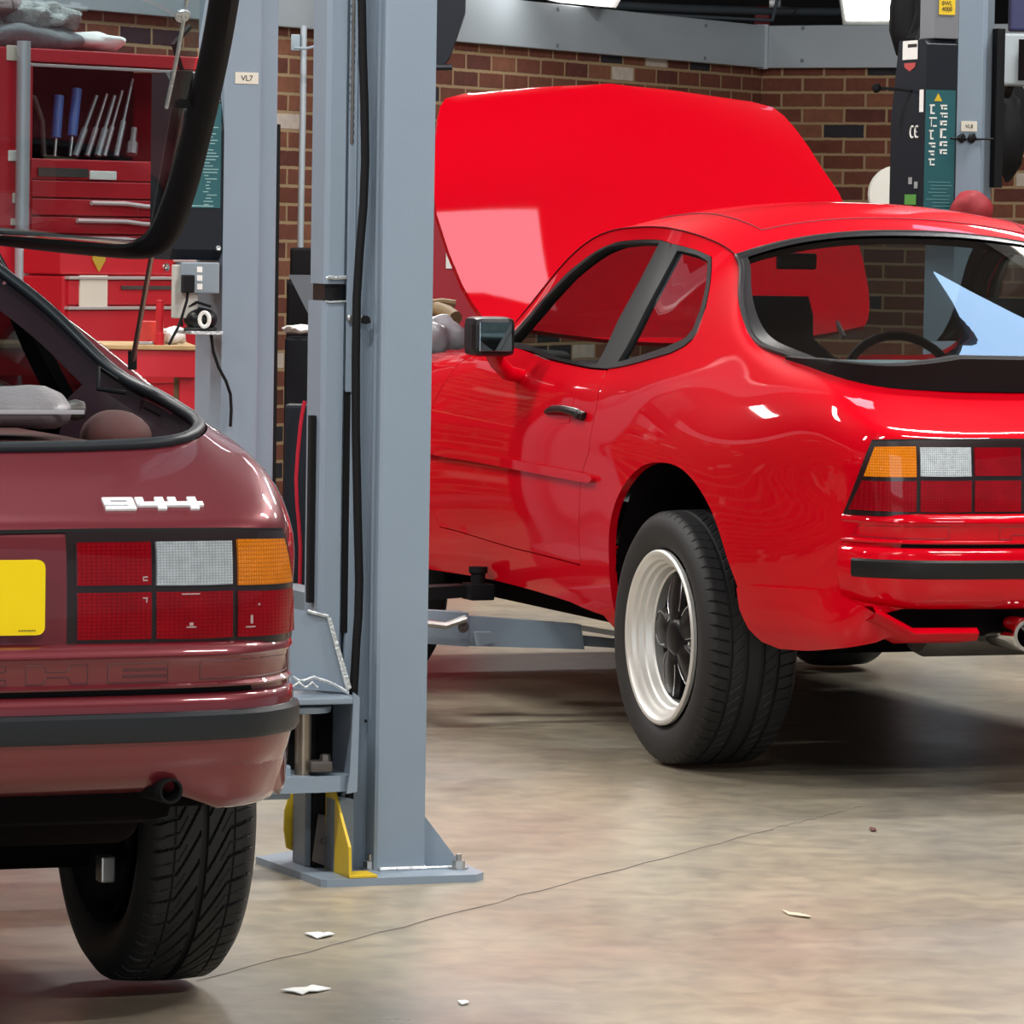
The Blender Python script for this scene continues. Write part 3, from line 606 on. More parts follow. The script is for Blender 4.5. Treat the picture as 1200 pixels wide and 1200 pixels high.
        hs.grid(G);hs.build('bonnet',paint,root)
    # nose
    ns=MB();c0=[S1(np.array([[0,v]]))[0] for v in np.linspace(0,top,16)];G=[]
    for p in c0: G.append([(p[0]+.16*(1-abs(q)**3),p[1]*q,p[2]+dz) for q in np.linspace(1,-1,21)])
    ns.grid(G);ns.build('nose_panel',paint,root)
    # bumper
    up_=[(-.06,.606),(-.015,.607),(.000,.604),(.008,.598),(.010,.588),(.004,.582),(.003,.546),(.009,.541),(.007,.5375),(-.013,.5365)]
    lo_=[(-.013,.5275),(.008,.5270),(.014,.524),(.019,.512),(.020,.47),(.017,.452),(.010,.43),(.004,.41),(-.006,.395),(-.03,.385),(-.09,.378)]
    if not red: lo_=[(-.013,.5275),(.005,.5270),(.010,.524),(.013,.512),(.013,.47),(.011,.452),(.006,.43),(-.002,.405),(-.022,.385),(-.06,.37),(-.14,.362)]
    bu=MB();bu.grid(bsweep(up_,dz,.985,n=80));ub=bu.build('bumper_cover',paint,root,ang=50)
    g_=MB();g_.grid(bsweep([(-.0115,.520),(-.0115,.545)],dz,.97,n=60));g_.build('bumper_gap_strip',BLKM,ub)  # dark strip set behind the bumper gap, where body paint would show
    bl=MB();bl.grid(bsweep(lo_,dz,.985,n=80));bl.build('rear_bumper',paint,root,ang=50)
    st=[(.010,.503),(.019,.501),(.023,.495),(.023,.464),(.019,.457),(.010,.455)]
    s_=MB();gs=bsweep(st,dz,.93 if red else .985,n=80);s_.grid(gs);s_.add(gs[0],[tuple(range(6))]);s_.add(gs[-1],[tuple(range(6))]);s_.build('bumper_strip',STRIPR if red else STRIP,root,label='black rubber bumper strip',ang=30)
    # raised lettering outline and end panels on the bumper cover
    gl=MB();LW=.098;pit=.1305
    for i,ch in enumerate('PORSCHE'):
        y0=.405-pit*i
        for ln in GLY[ch]:
            d=dens(ln,.15,False);gl.tube([bpt(y0-(px_*LW) if False else (y0-px_*LW),.0036,.548+.029*pz,dz) for px_,pz in d],.0009,4)
    for sg in(1,-1):
        ln=[(.53,.550),(.53,.578),(.66,.578),(.705,.576),(.712,.552),(.66,.550),(.53,.550)]
        gl.tube([bpt(sg*a,.0036,b_,dz) for a,b_ in dens(ln,.02,False)],.0009,4)
    gl.build('bumper_lettering',M('lettering_outline',(.09,.0,.006) if red else (.07,.03,.035),.5),ub)
    for S,sd in SS: panel('deck_edge_shade',BLKM,root,S,yz([(.001,.7745),(.2,.7745),(.4,.7755),(.6,.7745),(.69,.7715),(.689,.7765),(.6,.7800),(.4,.7810),(.2,.7800),(.001,.7800)]),step=.02,off=.003,thick=.004,dz=dz)  # thin black strip painting in the gap and shadow under the deck edge
    # deck badge / tail panel recess
    tp=MB()
    for sg in(1,):
        pass
    panel('tail_centre_panel',paint if not red else LAMPH,root,S1,yz([(.322,.768),(.16,.77),(.001,.77),(.001,.60),(.16,.60),(.322,.60)]),step=.04,off=-.002 if red else .003,thick=.006,dz=dz)
    panel('tail_centre_panel',paint if not red else LAMPH,root,S2,yz([(.322,.768),(.16,.77),(.001,.77),(.001,.60),(.16,.60),(.322,.60)]),step=.04,off=-.002 if red else .003,thick=.006,dz=dz)
    # rear opening seal / spoiler / glass
    Eu=np.linspace(uE,U,60);E_=[S1(np.array([[u,top]]))[0] for u in Eu]
    topc=loft([uE,uE+.001],lambda t:.09,lambda t:.068,2.2,25)[0]
    loopR=[(p[0],p[1],p[2]+dz) for p in E_];loop=loopR+[(p[0],-p[1],p[2]) for p in loopR[::-1]][1:]
    ring=loop+topc[::-1][1:-1]
    nE=len(E_)
    def hatch(i,q,off=0):
        """closed hatch surface: i along the side edge 0..1 (top to tail), q lateral -1..1"""
        t=i;j=t*(nE-1)*.62;k=int(j);a=j-k;L=E_[k]*(1-a)+E_[min(k+1,nE-1)]*a
        zc=1.262-.372*t;xc=.42-1.13*t;kk=1-abs(q)**2.4
        return (L[0]+(xc-L[0])*kk,L[1]*q,L[2]+(zc-L[2])*kk+dz+off)
    if red:
        ns_=28;nq=41
        GR=[[hatch(i/ns_,q) for q in np.linspace(1,-1,nq)] for i in range(ns_+1)]
        gb=MB();V=[p for r_ in GR for p in r_];band=[];gl_=[]
        for i in range(ns_):
            for j in range(nq-1):
                f=(i*nq+j,i*nq+j+1,(i+1)*nq+j+1,(i+1)*nq+j)
                (band if (i<1 or i>=ns_-4 or j<1 or j>=nq-2+1) else gl_).append(f)
        hg=MB().add(V,gl_,True).build('hatch_glass',GLASSD,root)
        V2=[(p[0],p[1],p[2]+.004) for p in V];MB().add(V2,band,True).build('hatch_frame',BLK,root,label='black frame round the hatch glass')
        MB().tube(ring,.0085,8,closed=True).build('hatch_seal',BLK,root)
        # rubber lip spoiler standing on the tail edge of the hatch
        sp=MB();G=[];i0=26;idx=list(range(i0,nE));full=[(E_[i],1) for i in idx]+[(E_[i],-1) for i in idx[::-1]][1:]
        m=len(full)
        for k,(p,sg) in enumerate(full):
            t=min(k,m-1-k)/(len(idx)-1);h=.078*min(1,(t/.55))**1.1+.004;dep=.03+.13*min(1,t*1.4)
            inn=np.array([1.,-.35*sg*(1-min(1,t*1.5)),0]);inn/=np.linalg.norm(inn)
            b0=np.array([p[0],p[1]*sg,p[2]+dz])
            o=np.array([-.03*min(1,t*1.8),.012*sg*(1-min(1,t*1.4)),-.004])
            G.append([tuple(b0+o+np.array([0,0,-.004])),tuple(b0+o*1.1+np.array([-.004,0,h*.35])),tuple(b0+o*1.3+np.array([-.012,0,h*.92])),tuple(b0+o*1.2+np.array([-.006,0,h])),tuple(b0+o*.5+inn*.02+np.array([0,0,h*.98])),tuple(b0+inn*dep*.6+np.array([0,0,h*.62+.004])),tuple(b0+inn*dep+np.array([0,0,dep*.28]))])
        sp.grid(G);sp.build('rear_spoiler',BLKM,root,label='black rubber lip spoiler under the rear glass',ang=50)
    return root,dict(loop=loop,E=E_,S=(S1,S2),dz=dz,yz=yz,xz=xz,ring=ring,topc=topc)
# ------------------------------------------------------------------ setting
fl=MB();fl.box((-30,-14,-.2),(30,42,0));struct(fl.build('floor',FLOOR))
cl=MB();cl.box((-16,-9,CEIL),(16,42,CEIL+.1));struct(cl.build('ceiling',CEILM))
CX,CY=1.1859,23.2;A29=R(29)
def wallobj(name,loc,rz,boxes,mat,b=0):
    m=MB()
    for a,c in boxes: m.box(a,c,b)
    o=m.build(name,mat);o.location=loc;o.rotation_euler=(0,0,rz);return struct(o)
ZB=2.139;ZT=2.345
# right-hand brick wall: local x along (cos29,-sin29)
wallobj('wall_right',(CX,CY,0),-A29,[((0,0,0),(12,.22,ZT-.01))],BRICK)
wallobj('wall_left',(CX,CY,0),R(90)-A29+R(180) if False else R(61)+math.pi,[((0,-.22,0),(16,0,ZT-.01))],BRICK)
wallobj('trim_1',(CX,CY,0),-A29,[((.035,-.035,ZB),(12,.24,ZT))],BEAM,.004)
wallobj('trim_2',(CX,CY,0),R(61)+math.pi,[((.035,-.24,ZB),(16,.035,ZT))],BEAM,.004)
b=MB();b.prism([(-.03,-.055),(.05,-.045),(.05,-.036),(-.02,-.036)],2,ZB-.005,ZT+.005);o=b.build('trim_3',BEAM);o.location=(CX,CY,0);o.rotation_euler=(0,0,-A29);struct(o)
# dark roof void beyond the low wall
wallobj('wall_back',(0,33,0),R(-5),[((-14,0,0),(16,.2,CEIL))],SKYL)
# screws on the cladding
T1=bpy.data.objects['trim_1'];T2=bpy.data.objects['trim_2']
for u,v in ((654,11),(653,53),(827,30),(826,68),(941,33),(940,71)):
    par=T2 if u<893 else T1;nn=Vector((.875,-.485,0)) if u<893 else Vector((-.485,-.875,0))
    o0=Vector((CX,CY,0))+nn*.036;d=Vector(fw+rt*(u-600)/F-up*(v-600)/F);C0=Vector((0,0,CAMH));t=(o0-C0).dot(nn)/d.dot(nn);p=C0+d*t
    o=MB().lathe([(0,.010),(.004,.009),(.006,0)],tuple(p),tuple(nn),8).build('screw',GREYD);o.parent=par;o.matrix_parent_inverse=(Matrix.Translation(par.location)@Matrix.Rotation(par.rotation_euler[2],4,'Z')).inverted()
# pipes in the roof void
def pipe(name,pts,r,mat,label,cat,group=None):
    return tag(MB().tube(pts,r,12).build(name,mat),label,cat,group)
pipe('conduit_pipe',[at(700,5,27),at(800,10,28),at(900,13,29),at(1010,14,30)],.025,BEAM,'grey horizontal pipe in the dark roof void above the cladding','pipe')
pipe('cable_tray',[at(740,16,26.0),at(905,24,26.4),at(960,-200,26.4)],.012,GREYD,'thin dark rail just below the roof void pipe','rail')
b=MB();b.box(at(905,6,26.8)-np.array([.02,.02,.02]),at(905,6,26.8)+np.array([.05,.02,.04]),.01);b.tube([at(907,8,26.8),at(935,10,26.8),at(928,18,26.8)],.008,6);tag(b.build('pipe_bracket',STEEL),'small metal pipe bracket above the wall corner','bracket')
b=MB();b.box(at(884,30,29.6),at(902,8,29.7),.01);tag(b.build('fire_alarm_box',TOOLR),'small dull red box in the roof void','box')
# lamps seen above the cladding
def lampbox(a,b_,c_,d_,Y,label):
    P=[at(*q,Y) for q in(a,b_,c_,d_)];dv=np.array([0,.05,.0]);m=MB()
    m.add([tuple(p) for p in P]+[tuple(p+dv) for p in P],[(0,1,2,3),(4,5,6,7),(0,1,5,4),(1,2,6,5),(2,3,7,6),(3,0,4,7)])
    o=m.build('strip_light',WHT);cpt=sum(P)/4;Q=[cpt+(p-cpt)*.88-np.array([0,.004,0]) for p in P];MB().add([tuple(p) for p in Q],[(0,1,2,3)]).build('diffuser',LAMPD,o)
    return tag(o,label,'ceiling light','lit lamps above the low wall' if False else None)
lampbox((976,-60),(1068,-60),(1052,29),(988,29),25.5,'bright white lamp panel above the brick corner, right of the roof pipe')
lampbox((585,-14),(735,-14),(722,9),(655,3),21.5,'bright white lamp panel over the cladding above the raised red bonnet')
LWHERE=['left of the camera, nearest on the left side','over the open floor in front of the near column','right of the open floor, nearest on the right side','far left beside the nose of the maroon car','over the tail of the maroon car','over the right side of the red car tail','over the space in front of the maroon car','over the roof of the red car','far right beyond the red car','over the left end of the brick wall','over the brick corner','over the tool cabinets at the left']
# luminaires hung from the ceiling (give the room its light)
base=None
for i,(x,y) in enumerate(LIGHTS):
    if base is None:
        base=MB().box((-.78,-.2,-.05),(.78,.2,.06),.01).build('ceiling_light',WHT);dif=MB().box((-.75,-.17,-.062),(.75,.17,-.052)).build('diffuser',LAMPD,base);o=base
    else:
        o=base.copy();COL.objects.link(o);c=dif.copy();COL.objects.link(c);c.parent=o
    o.location=(x,y,CEIL-.075);o.rotation_euler=(0,0,R(21));tag(o,'white ceiling luminaire hung '+LWHERE[i],'ceiling light','luminaires under the ceiling')
# small square lamp panel above the bonnet and a daylight rooflight further on
b=MB().box((-.33,-.25,0),(.33,.25,.05),.005);o=b.build('panel_lamp',WHT);o.location=(.79,13.42,CEIL-.2);o.rotation_euler=(0,0,R(21));MB().box((-.31,-.23,-.006),(.31,.23,-.001)).build('diffuser',M('soft_lamp_diffuser',(1,.86,1),.5,emit=6),o)
tag(o,'small square lamp panel hung over the raised red bonnet','ceiling light')
b=MB().box((1.88,16.30,CEIL-.02),(3.2,16.68,CEIL+.0));o=b.build('window_1',M('rooflight_sky',(.42,.66,1.0),.5,emit=2.6));struct(o)
area('cladding_lamp',(-.1,20.9,2.52),.9,.1,9,(R(-35),0,R(-20)))
# floor joint lines
def joint(a,b,wd,n=26):
    rnd=random.Random(3);m=MB();A=np.array(atz(*a,.0));B=np.array(atz(*b,.0));L=[];Rr=[]
    for i in range(n+1):
        t=i/n;p=A+(B-A)*t+np.array([rnd.uniform(-.004,.004),rnd.uniform(-.012,.012),0]);w_=wd*rnd.uniform(.6,1.3);L.append((p[0],p[1]-w_,.0006));Rr.append((p[0],p[1]+w_,.0006))
    m.grid([L,Rr],False);return m.build('floor_joint',M('joint_filler',(.10,.08,.065),.9),None)
struct(joint((232,1150),(905,972),.006)).name='trim_4';struct(joint((905,972),(1010,945),.003)).name='trim_5'
# ------------------------------------------------------------------ cars
red,RI=make_car('red');bur,BI=make_car('burg')
def interior(root,dz,red):
    b=MB();b.box((-.78,-.60,.33+dz),(-.05,.60,.37+dz),.01);b.box((-.05,-.62,.20+dz),(3.0,.62,.25+dz),.01);b.build('floor_pan',DARKIN,root)
    b=MB();b.box((-.05,-.5,.36+dz),(-.62,.5,.60+dz),.03);b.build('boot_floor',DARKIN,root)
    for sg in(1,-1):
        b=MB();G=[]
        for (x,z,w_) in [(.72,.50,.22),(.66,.62,.24),(.58,.78,.25),(.52,.92,.22),(.49,.98,.13),(.47,1.04,.12),(.46,1.09,.10)]:
            G.append([(x+.05*math.cos(a)*1.2,sg*.36+w_*math.sin(a),z+dz) for a in np.linspace(0,2*math.pi,19)])
        b.grid(G);b.add(G[-1],[tuple(range(19))]);b.box((.62,sg*.36-.24,.40+dz),(1.12,sg*.36+.24,.54+dz),.05);b.build('front_seat',DARKIN if not red else BLK,root)
    b=MB()
    for sg in(1,-1): b.box((.02,sg*.30-.22,.55+dz),(.12,sg*.30+.22,.80+dz),.03)
    b.build('rear_seat_back',DARKIN,root)
    b=MB();G=[]
    for x,z in ((1.32,.62),(1.30,.80),(1.36,.88),(1.50,.90),(1.66,.885)): G.append([(x+.02*math.cos(y*3),y,z+dz+.01*math.cos(y*6)) for y in np.linspace(.68,-.68,15)])
    b.grid(G);b.build('dashboard',BLKM,root)
    c=Vector((1.16,(-.36),.80+dz));b=MB();b.tube([c+Vector((.10*math.sin(a)*.6,.185*math.cos(a),.185*math.sin(a)*.93)) for a in np.linspace(0,2*math.pi,32)[:-1]],.013,8,closed=True)
    b.tube([c+Vector((0,-.18,0)),c+Vector((0.03,0,-.01)),c+Vector((0,.18,0))],.012,6);b.tube([c,c+Vector((.2,0,-.05))],.03,8);b.build('steering_wheel',BLKM,root)
    b=MB();b.box((1.10,-.06,1.155+dz),(1.115,.06,1.20+dz),.01);b.build('rear_view_mirror',BLK,root)
interior(red,.08,True);interior(bur,.08,False)
dz=.08
# --- red car extras
yz=RI['yz'];xz=RI['xz']
for S in(S1,S2):
    w=[(-.462,.405),(-.50,.413),(-.64,.417),(-.74,.417)];q=xz(w)
    w2=yz([(.715,.405),(.688,.388),(.66,.372),(.64,.362)])
    w3=yz([(.62,.335),(.66,.315)]);w4=xz([(-.74,.290),(-.657,.280),(-.571,.277),(-.522,.288),(-.489,.314),(-.468,.356)])
    panel('rear_valance_corner',RED,red,S,q+w2+w3+w4,step=.025,off=.022,thick=.04,dz=dz)
    # inner lower lip that runs below the bumper towards the exhaust
for sg in(1,-1):
    b=MB();G=[]
    for y in np.linspace(.70,.44,14):
        t=(.70-y)/.26;x=-.90-.02*t;zt=.392-.052*min(1,t*2.6);G.append([(x+.05,sg*y,zt+dz-.004),(x-.005,sg*y,zt+dz),(x-.018,sg*y,zt-.012+dz),(x-.006,sg*y,zt-.030-.0*t+dz),(x+.10,sg*y,zt-.045+dz)])
    b.grid(G);b.add(G[-1],[(0,1,2,3,4)]);b.build('rear_valance_lip',RED,red,ang=50)
b=MB();b.box((-.84,-.68,.31+dz),(-.60,.68,.50+dz),.02);b.build('underbody_panel',DARKIN,red)
b=MB();b.lathe([(0,.030),(0,.038),(-.004,.040),(-.16,.038)],(-.985,.335,.325+dz),(-1,0,0),28);b.lathe([(0,.030),(-.15,.03),(-.15,0)],(-.985,.335,.325+dz),(-1,0,0),24);b.build('exhaust_tip',CHR,red,label='round chrome exhaust tip')
b=MB();b.tube([(-.82,.335,.325+dz),(-.74,.36,.33+dz),(-.66,.45,.31+dz)],.035,12);b.lathe([(0,.0),(0,.075),(.02,.085),(.36,.085),(.38,.075),(.38,0)],(-.68,.10,.335+dz),(0,1,0),24);b.build('silencer',DSTEEL,red)
MB().box((-.58,-.55,.925+dz),(-.05,.55,.94+dz),.004).build('load_cover',M('pale_load_cover',(.26,.31,.33),.6),red,label='pale grey load cover under the rear glass')
b=MB();b.lathe([(0,0),(0,.016),(.012,.014),(.014,0)],(-.50,.17,.94+dz),(0,0,1),16);b.build('cover_catch',BLK,red)
# badge-like recess lines on the side: front wing gap handled by the panel gaps
# --- maroon car extras
b=MB();b.lathe([(0,0),(0,.09),(.02,.10),(.46,.10),(.48,.09),(.48,0)],(-.66,-.50,.36+dz),(0,1,0),24);b.tube([(-.72,-.3,.36+dz),(-.86,-.42,.375+dz)],.022,12);b.build('silencer',DARKIN,bur)
b=MB();b.box((-.88,-.52,.315+dz),(-.30,.52,.42+dz),.04);b.box((-.80,-.14,.265+dz),(-.05,.50,.36+dz),.05)
b.tube([(0,-.62,.255),(0,.62,.255)],.045,12);b.tube([(.1,-.56,.30),(.9,-.42,.33)],.05,8);b.build('underbody',DARKIN,bur)
b=MB();b.lathe([(-.1,.020),(.045,.020),(.045,.016),(.0,.016),(.0,0)],(-.915,-.475,.378+dz),(-1,-.2,0),20);b.build('exhaust_pipe',BLKM,bur)
# rear suspension arm and brake seen inside the wheel
b=MB();b.box((-.03,-.58,.26),(.5,-.50,.33),.02);b.tube([(-.08,-.60,.28),(-.10,-.55,.62)],.024,10);b.build('suspension_arm',BLKM,bur);MB().box((-.14,-.635,.20),(-.10,-.61,.245),.003).build('brake_clip',STEEL,bur)
# valance corners that sweep down towards the wheel
for sg in(1,-1):
    b=MB();G=[]
    for i in range(15):
        s=.52+.465*i/14;p,nn=bplan(s)
        if nn[0]>.3 or nn[1]<-.2: nn=-nn
        lo=.388-.045*min(1,i/6)**1.3
        G.append([(p[0]+nn[0]*o,sg*(p[1]+nn[1]*o),z+dz) for o,z in((.0035,.432),(-.0,.41),(-.008,lo+.02),(-.018,lo+.006),(-.03,lo),(-.09,lo+.006))])
    b.grid(G);b.build('rear_valance_corner',BURG,bur,ang=50)
# number plate
b=MB();G=[];
def platebox(y0,y1,z0,z1,x,t,rad=.012):
    pts=[]
    for cy,cz,a0 in((y1-rad,z1-rad,0),(y0+rad,z1-rad,90),(y0+rad,z0+rad,180),(y1-rad,z0+rad,270)):
        for k in range(5): a=R(a0+22.5*k);pts.append((cy+rad*math.cos(a),cz+rad*math.sin(a)))
    return MB().prism(pts,0,x,x+t)
platebox(-.283,.237,.622+dz,.737+dz,-.948,.006).build('number_plate',PLATE,bur,label='blank yellow number plate')
t=MB()
for k in range(7): t.box((-.9492,-.268+.0*k+k*.004-.0,.6285+dz),(-.948,-.2655+k*.004,.6300+dz))
t.build('plate_maker_marks',INK,bur)
# badge 944
def rects_on(surfobj,rects,y0,z0,off,th_,mat,name,parent,slope=0):
    multi=[([tuple(q) for q in yz([(abs(y0-a),z0+b_),(abs(y0-c),z0+b_),(abs(y0-c),z0+d),(abs(y0-a),z0+d)])],()) for a,b_,c,d in rects]
    return panel(name,mat,parent,surfobj,None,multi=multi,step=.02,off=off,thick=th_,dz=dz)
W_=.0535;Hh=.0165
def nine(x): return [(x,.0125,x+W_*.93,Hh),(x,.006,x+W_*.22,Hh),(x,.006,x+W_*.93,.0095),(x+W_*.72,.0,x+W_*.93,Hh),(x,0,x+W_*.93,.0038)]
def four(x): return [(x,.0045,x+W_*.24,Hh),(x,.0045,x+W_*1.03,.0100),(x+W_*.60,0,x+W_*.86,Hh)]
rects_on(S2,nine(0)+four(W_)+four(2*W_),-.398 and .398+0,.812,.004,.004,EMB,'model_badge',bur) if False else None
mb=[(a,b_,c,d) for a,b_,c,d in nine(0)+four(W_)+four(2*W_)]
multi=[([tuple(q) for q in yz([(.398+a,.8065+b_),(.398+c,.8065+b_),(.398+c,.8065+d),(.398+a,.8065+d)])],()) for a,b_,c,d in mb]
panel('number_badge',EMB,bur,S2,None,multi=multi,step=.02,off=.004,thick=.004,dz=dz)
multi=[([tuple(q) for q in yz([(a,b_),(c,b_),(c,d),(a,d)])],()) for a,b_,c,d in [(.442,.701,.450,.703),(.442,.706,.450,.708),(.442,.701,.4435,.708),(.442,.674,.450,.676),(.447,.668,.449,.676),(.513,.628,.529,.630),(.518,.631,.524,.636),(.505,.679,.535,.681),(.62,.632,.624,.645),(.612,.626,.628,.628),(.633,.66,.636,.663)]]
panel('lens_marks',M('lens_mark',(.45,.30,.30),.5),bur,S2,None,multi=multi,step=.02,off=.0100,thick=.001,dz=dz)
# hatch opening seal
MB().tube([Vector((p[0],p[1]*(.978 if abs(p[1])>.45 else 1),p[2]+.004)) for p in BI['ring']],.0105,10,closed=True).build('boot_seal',STRIP,bur)
il=BI['ring'];cen=Vector((0,0,1.0));b=MB();b.grid([[p for p in il]+[il[0]],[(Vector(p)+Vector((0 if p[0]>-.55 else .03,-.035*np.sign(p[1]) if abs(p[1])>.3 else 0,-.05 ))) for p in il]+[Vector(il[0])+Vector((0,0,-.05))]]);b.build('opening_flange',PLUM,bur)
# boot side trim with vents, speaker bulge
b=MB()
for sg in(-1,):
    G=[]
    for x,y,z in((-.05,-.60,.98),(-.25,-.635,.93),(-.45,-.635,.90),(-.60,-.61,.875),(-.655,-.55,.865)):
        G.append([(x,y,z+dz),(x+.01,y+.03,z-.03+dz),(x+.02,y+.05,z-.12+dz),(x+.03,y+.07,z-.30+dz)])
    b.grid(G);b.build('boot_side_trim',PLUM,bur)
v=MB()
for k in range(9):
    t=k/8;x=-.22-.36*t;y=-.612+.0*t;z=.932-.055*t;v.box((x-.016,y+.012,z-.035+dz),(x+.010,y+.028,z-.005+dz),.002)
v.build('vent_slots',DARKIN,bur)
MB().blob((-.42,-.545,.895+dz),(.11,.055,.050),3,3,.02).build('boot_side_bulge',BRN,bur)
MB().box((-.64,-.50,.60+dz),(-.02,.56,.898+dz),.02).build('boot_carpet',BRN,bur)
# open hatch: glass bubble, frame, struts
SP=[(.36,.52,1.235),(.15,.60,1.222),(-.10,.622,1.216),(-.30,.622,1.214),(-.42,.621,1.217),(-.475,.631,1.232),(-.53,.637,1.280),(-.60,.637,1.352),(-.70,.635,1.473),(-.80,.624,1.577),(-.92,.605,1.703),(-1.02,.58,1.80)]
SPs=smoothpoly(SP,False,3)
hat=MB();n=len(SPs)
def hs_(p,q,ins,dn): # surface: side point p, lateral q
    y=(p[1]-ins)*q;k=1-abs(q)**3
    return (p[0]+dn[0]*0,y,p[2]+.02*k+dz)
G=[[hs_(p,q,.055,(0,)) for q in np.linspace(1,-1,25)] for p in SPs];hat.grid(G);hg=hat.build('open_hatch_glass',GLASSH,bur,label='raised glass hatch with black frame')
for sg in(1,-1):
    fr=MB();G=[]
    for i,p in enumerate(SPs):
        a=SPs[min(i+1,n-1)];c=SPs[max(i-1,0)];t=np.array([a[0]-c[0],0,a[2]-c[2]]);t/=np.linalg.norm(t);nn=np.array([-t[2],0,t[0]]);nn=nn if nn[2]<0 or nn[0]<0 else -nn
        w_=.062-.014*min(1,i/n*1.3);dpt=.022
        o=np.array([p[0],p[1]*sg,p[2]+dz]);L=np.array([0,-sg,0])
        G.append([tuple(o),tuple(o+nn*dpt*.6+L*.006),tuple(o+nn*dpt+L*.02),tuple(o+nn*dpt*.8+L*w_*.7),tuple(o+nn*.004+L*w_),tuple(o-nn*.006+L*w_),tuple(o-nn*.010+L*.01),tuple(o)])
    fr.grid(G);fr.build('hatch_frame',BLKM,hg,ang=50)
    b=MB();b.tube([(p[0]+.0,sg*(p[1]-.030),p[2]+dz-.012) for p in SPs[12:]],.006,6);b.build('hatch_frame_rib',BLKM,hg)
    # pale trim line inside the frame and its round terminal
    if sg==-1:
        q=[p for p in SPs if -1.02<p[0]<-.66];MB().tube([(p[0]-.004,sg*(p[1]-.086),p[2]+dz+.004) for p in q],.0035,6).build('hatch_inner_trim',SILV,hg)
        p=min(SPs,key=lambda p:abs(p[0]+.80));MB().lathe([(0,.0),(0,.013),(.004,.012),(.005,0)],(p[0]-.01,sg*(p[1]-.092),p[2]+dz),(-.7,0,-.7),20).build('hatch_terminal',SILV,hg)
    # gas strut
    s0=Vector((-.2,sg*.637,1.016+dz));s1=Vector((-.66,sg*.578,1.466+dz));mid=s0.lerp(s1,.42)
    b=MB().tube([s0,mid],.0045,8);st_=b.build('gas_strut',CHR if False else M('strut_rod',(.30,.22,.19),.3,.8),bur)
    MB().tube([mid,s1],.011,10).build('strut_cylinder',BLK,st_)
    b=MB().tube([s0+Vector((0,0,-.012)),s0+Vector((0,0,.02))],.008,8);b.tube([s0+Vector((.02,sg*-.02,-.03)),s0+Vector((.03,sg*-.05,-.01)),s0+Vector((0,sg*-.06,-.045)),s0+Vector((-.03,sg*-.02,-.05))],.004,6);b.build('strut_bracket',BLKM,st_)
    b=MB().box(s1-Vector((.02,.015,.03)),s1+Vector((.02,.015,.03)),.006);b.tube([s1+Vector((0,0,.03)),s1+Vector((-.02,-sg*.02,.07)),s1+Vector((-.01,sg*.01,.1))],.005,6);b.build('strut_clip',BLKM,st_)
p0=SPs[0];p1=SPs[-1]
MB().tube([(p0[0],y,p0[2]+dz+.02*(1-abs(y/p0[1])**3)) for y in np.linspace(-.5,.5,15)],.013,8).build('hatch_hinge_bar',BLK,hg)
b=MB();b.box((p1[0]-.05,-.58,p1[2]+dz-.02),(p1[0]+.03,.58,p1[2]+dz+.03),.012);b.build('hatch_tail_spoiler',BLKM,hg)
# folded grey cover lying in the boot
b=MB();G=[]
for y in np.linspace(.10,-.475,26):
    t=(y+.475)/.575;e=min(1,(t/.10))**.5 if t<.10 else 1;row=[]
    for a in np.linspace(0,2*math.pi,29):
        rx=.13*e;rz=(.038+.005*math.sin(y*22))*e;cz=.944+dz
        row.append((-.40+rx*math.cos(a),y,cz+rz*math.sin(a)*(1+.15*math.sin(3*a+y*7))))
    G.append(row)
b.grid(G);cv=b.build('folded_cover',LEATH);cv.location=bur.location;cv.rotation_euler=bur.rotation_euler
tag(cv,'folded grey vinyl cover lying in the open boot of the maroon coupe','cover')
b=MB();b.grid([[(-.40-.134*math.cos(a)*.98+.0,y,.944+dz+.041*math.sin(a)) for y in np.linspace(.1,-.46,20)] for a in np.linspace(-.05,.12,3)]);b.build('cover_piping',M('pale_piping',(.42,.40,.42),.4),cv)
b=MB().lathe([(0,.028),(.004,.026),(.004,0)],(-.44,-.30,.980+dz),(-.35,0,1),24);b.build('cover_badge',M('dark_green_badge',(.01,.05,.03),.3),cv,label='round dark green badge on the cover')
b=MB().lathe([(0,.0),(0,.012),(.02,.018),(.035,.014),(.036,0)],(-.42,-.455,.944+dz),(0,-1,0),16);b.build('cover_end_cap',DSTEEL,cv)
# small white wall clips beside the wing
# ------------------------------------------------------------------ lift columns
LAT=np.array([math.cos(R(21)),math.sin(R(21)),0]);FWD=np.array([-math.sin(R(21)),math.cos(R(21)),0])
def colprof(sx,mir=1,lip=.156):
    """open channel section seen from above (s across, w away from the camera); web on the s=0 side"""
    H=[(0,0),(-.102,0),(-.108,.005),(-.108,.060),(-.112,.065),(-lip+.006,.065),(-lip,.070),(-lip,.080),(-lip+.007,.080),(-lip+.009,.074),(-.106,.073),(-.099,.066),(-.099,.010),(-.010,.010)]
    P=H+[(a,.25-b) for a,b in H[::-1]]
    return [(p[0]*mir,p[1]) for p in P]
def lift(loc,mir,label,zt=CEIL-.02,lip=.156):
    t=empty('lift_column',tuple(loc),R(21),label,'vehicle lift','two-post lift columns' if False else None)
    MB().prism(colprof(0,mir,lip),2,.015,zt).build('column',GREY,t,ang=25)
    return t
o1=atz(497,1019,.015)
L1=lift((o1[0],o1[1],0),1,'grey steel lift column standing on the floor between the maroon and the red car')
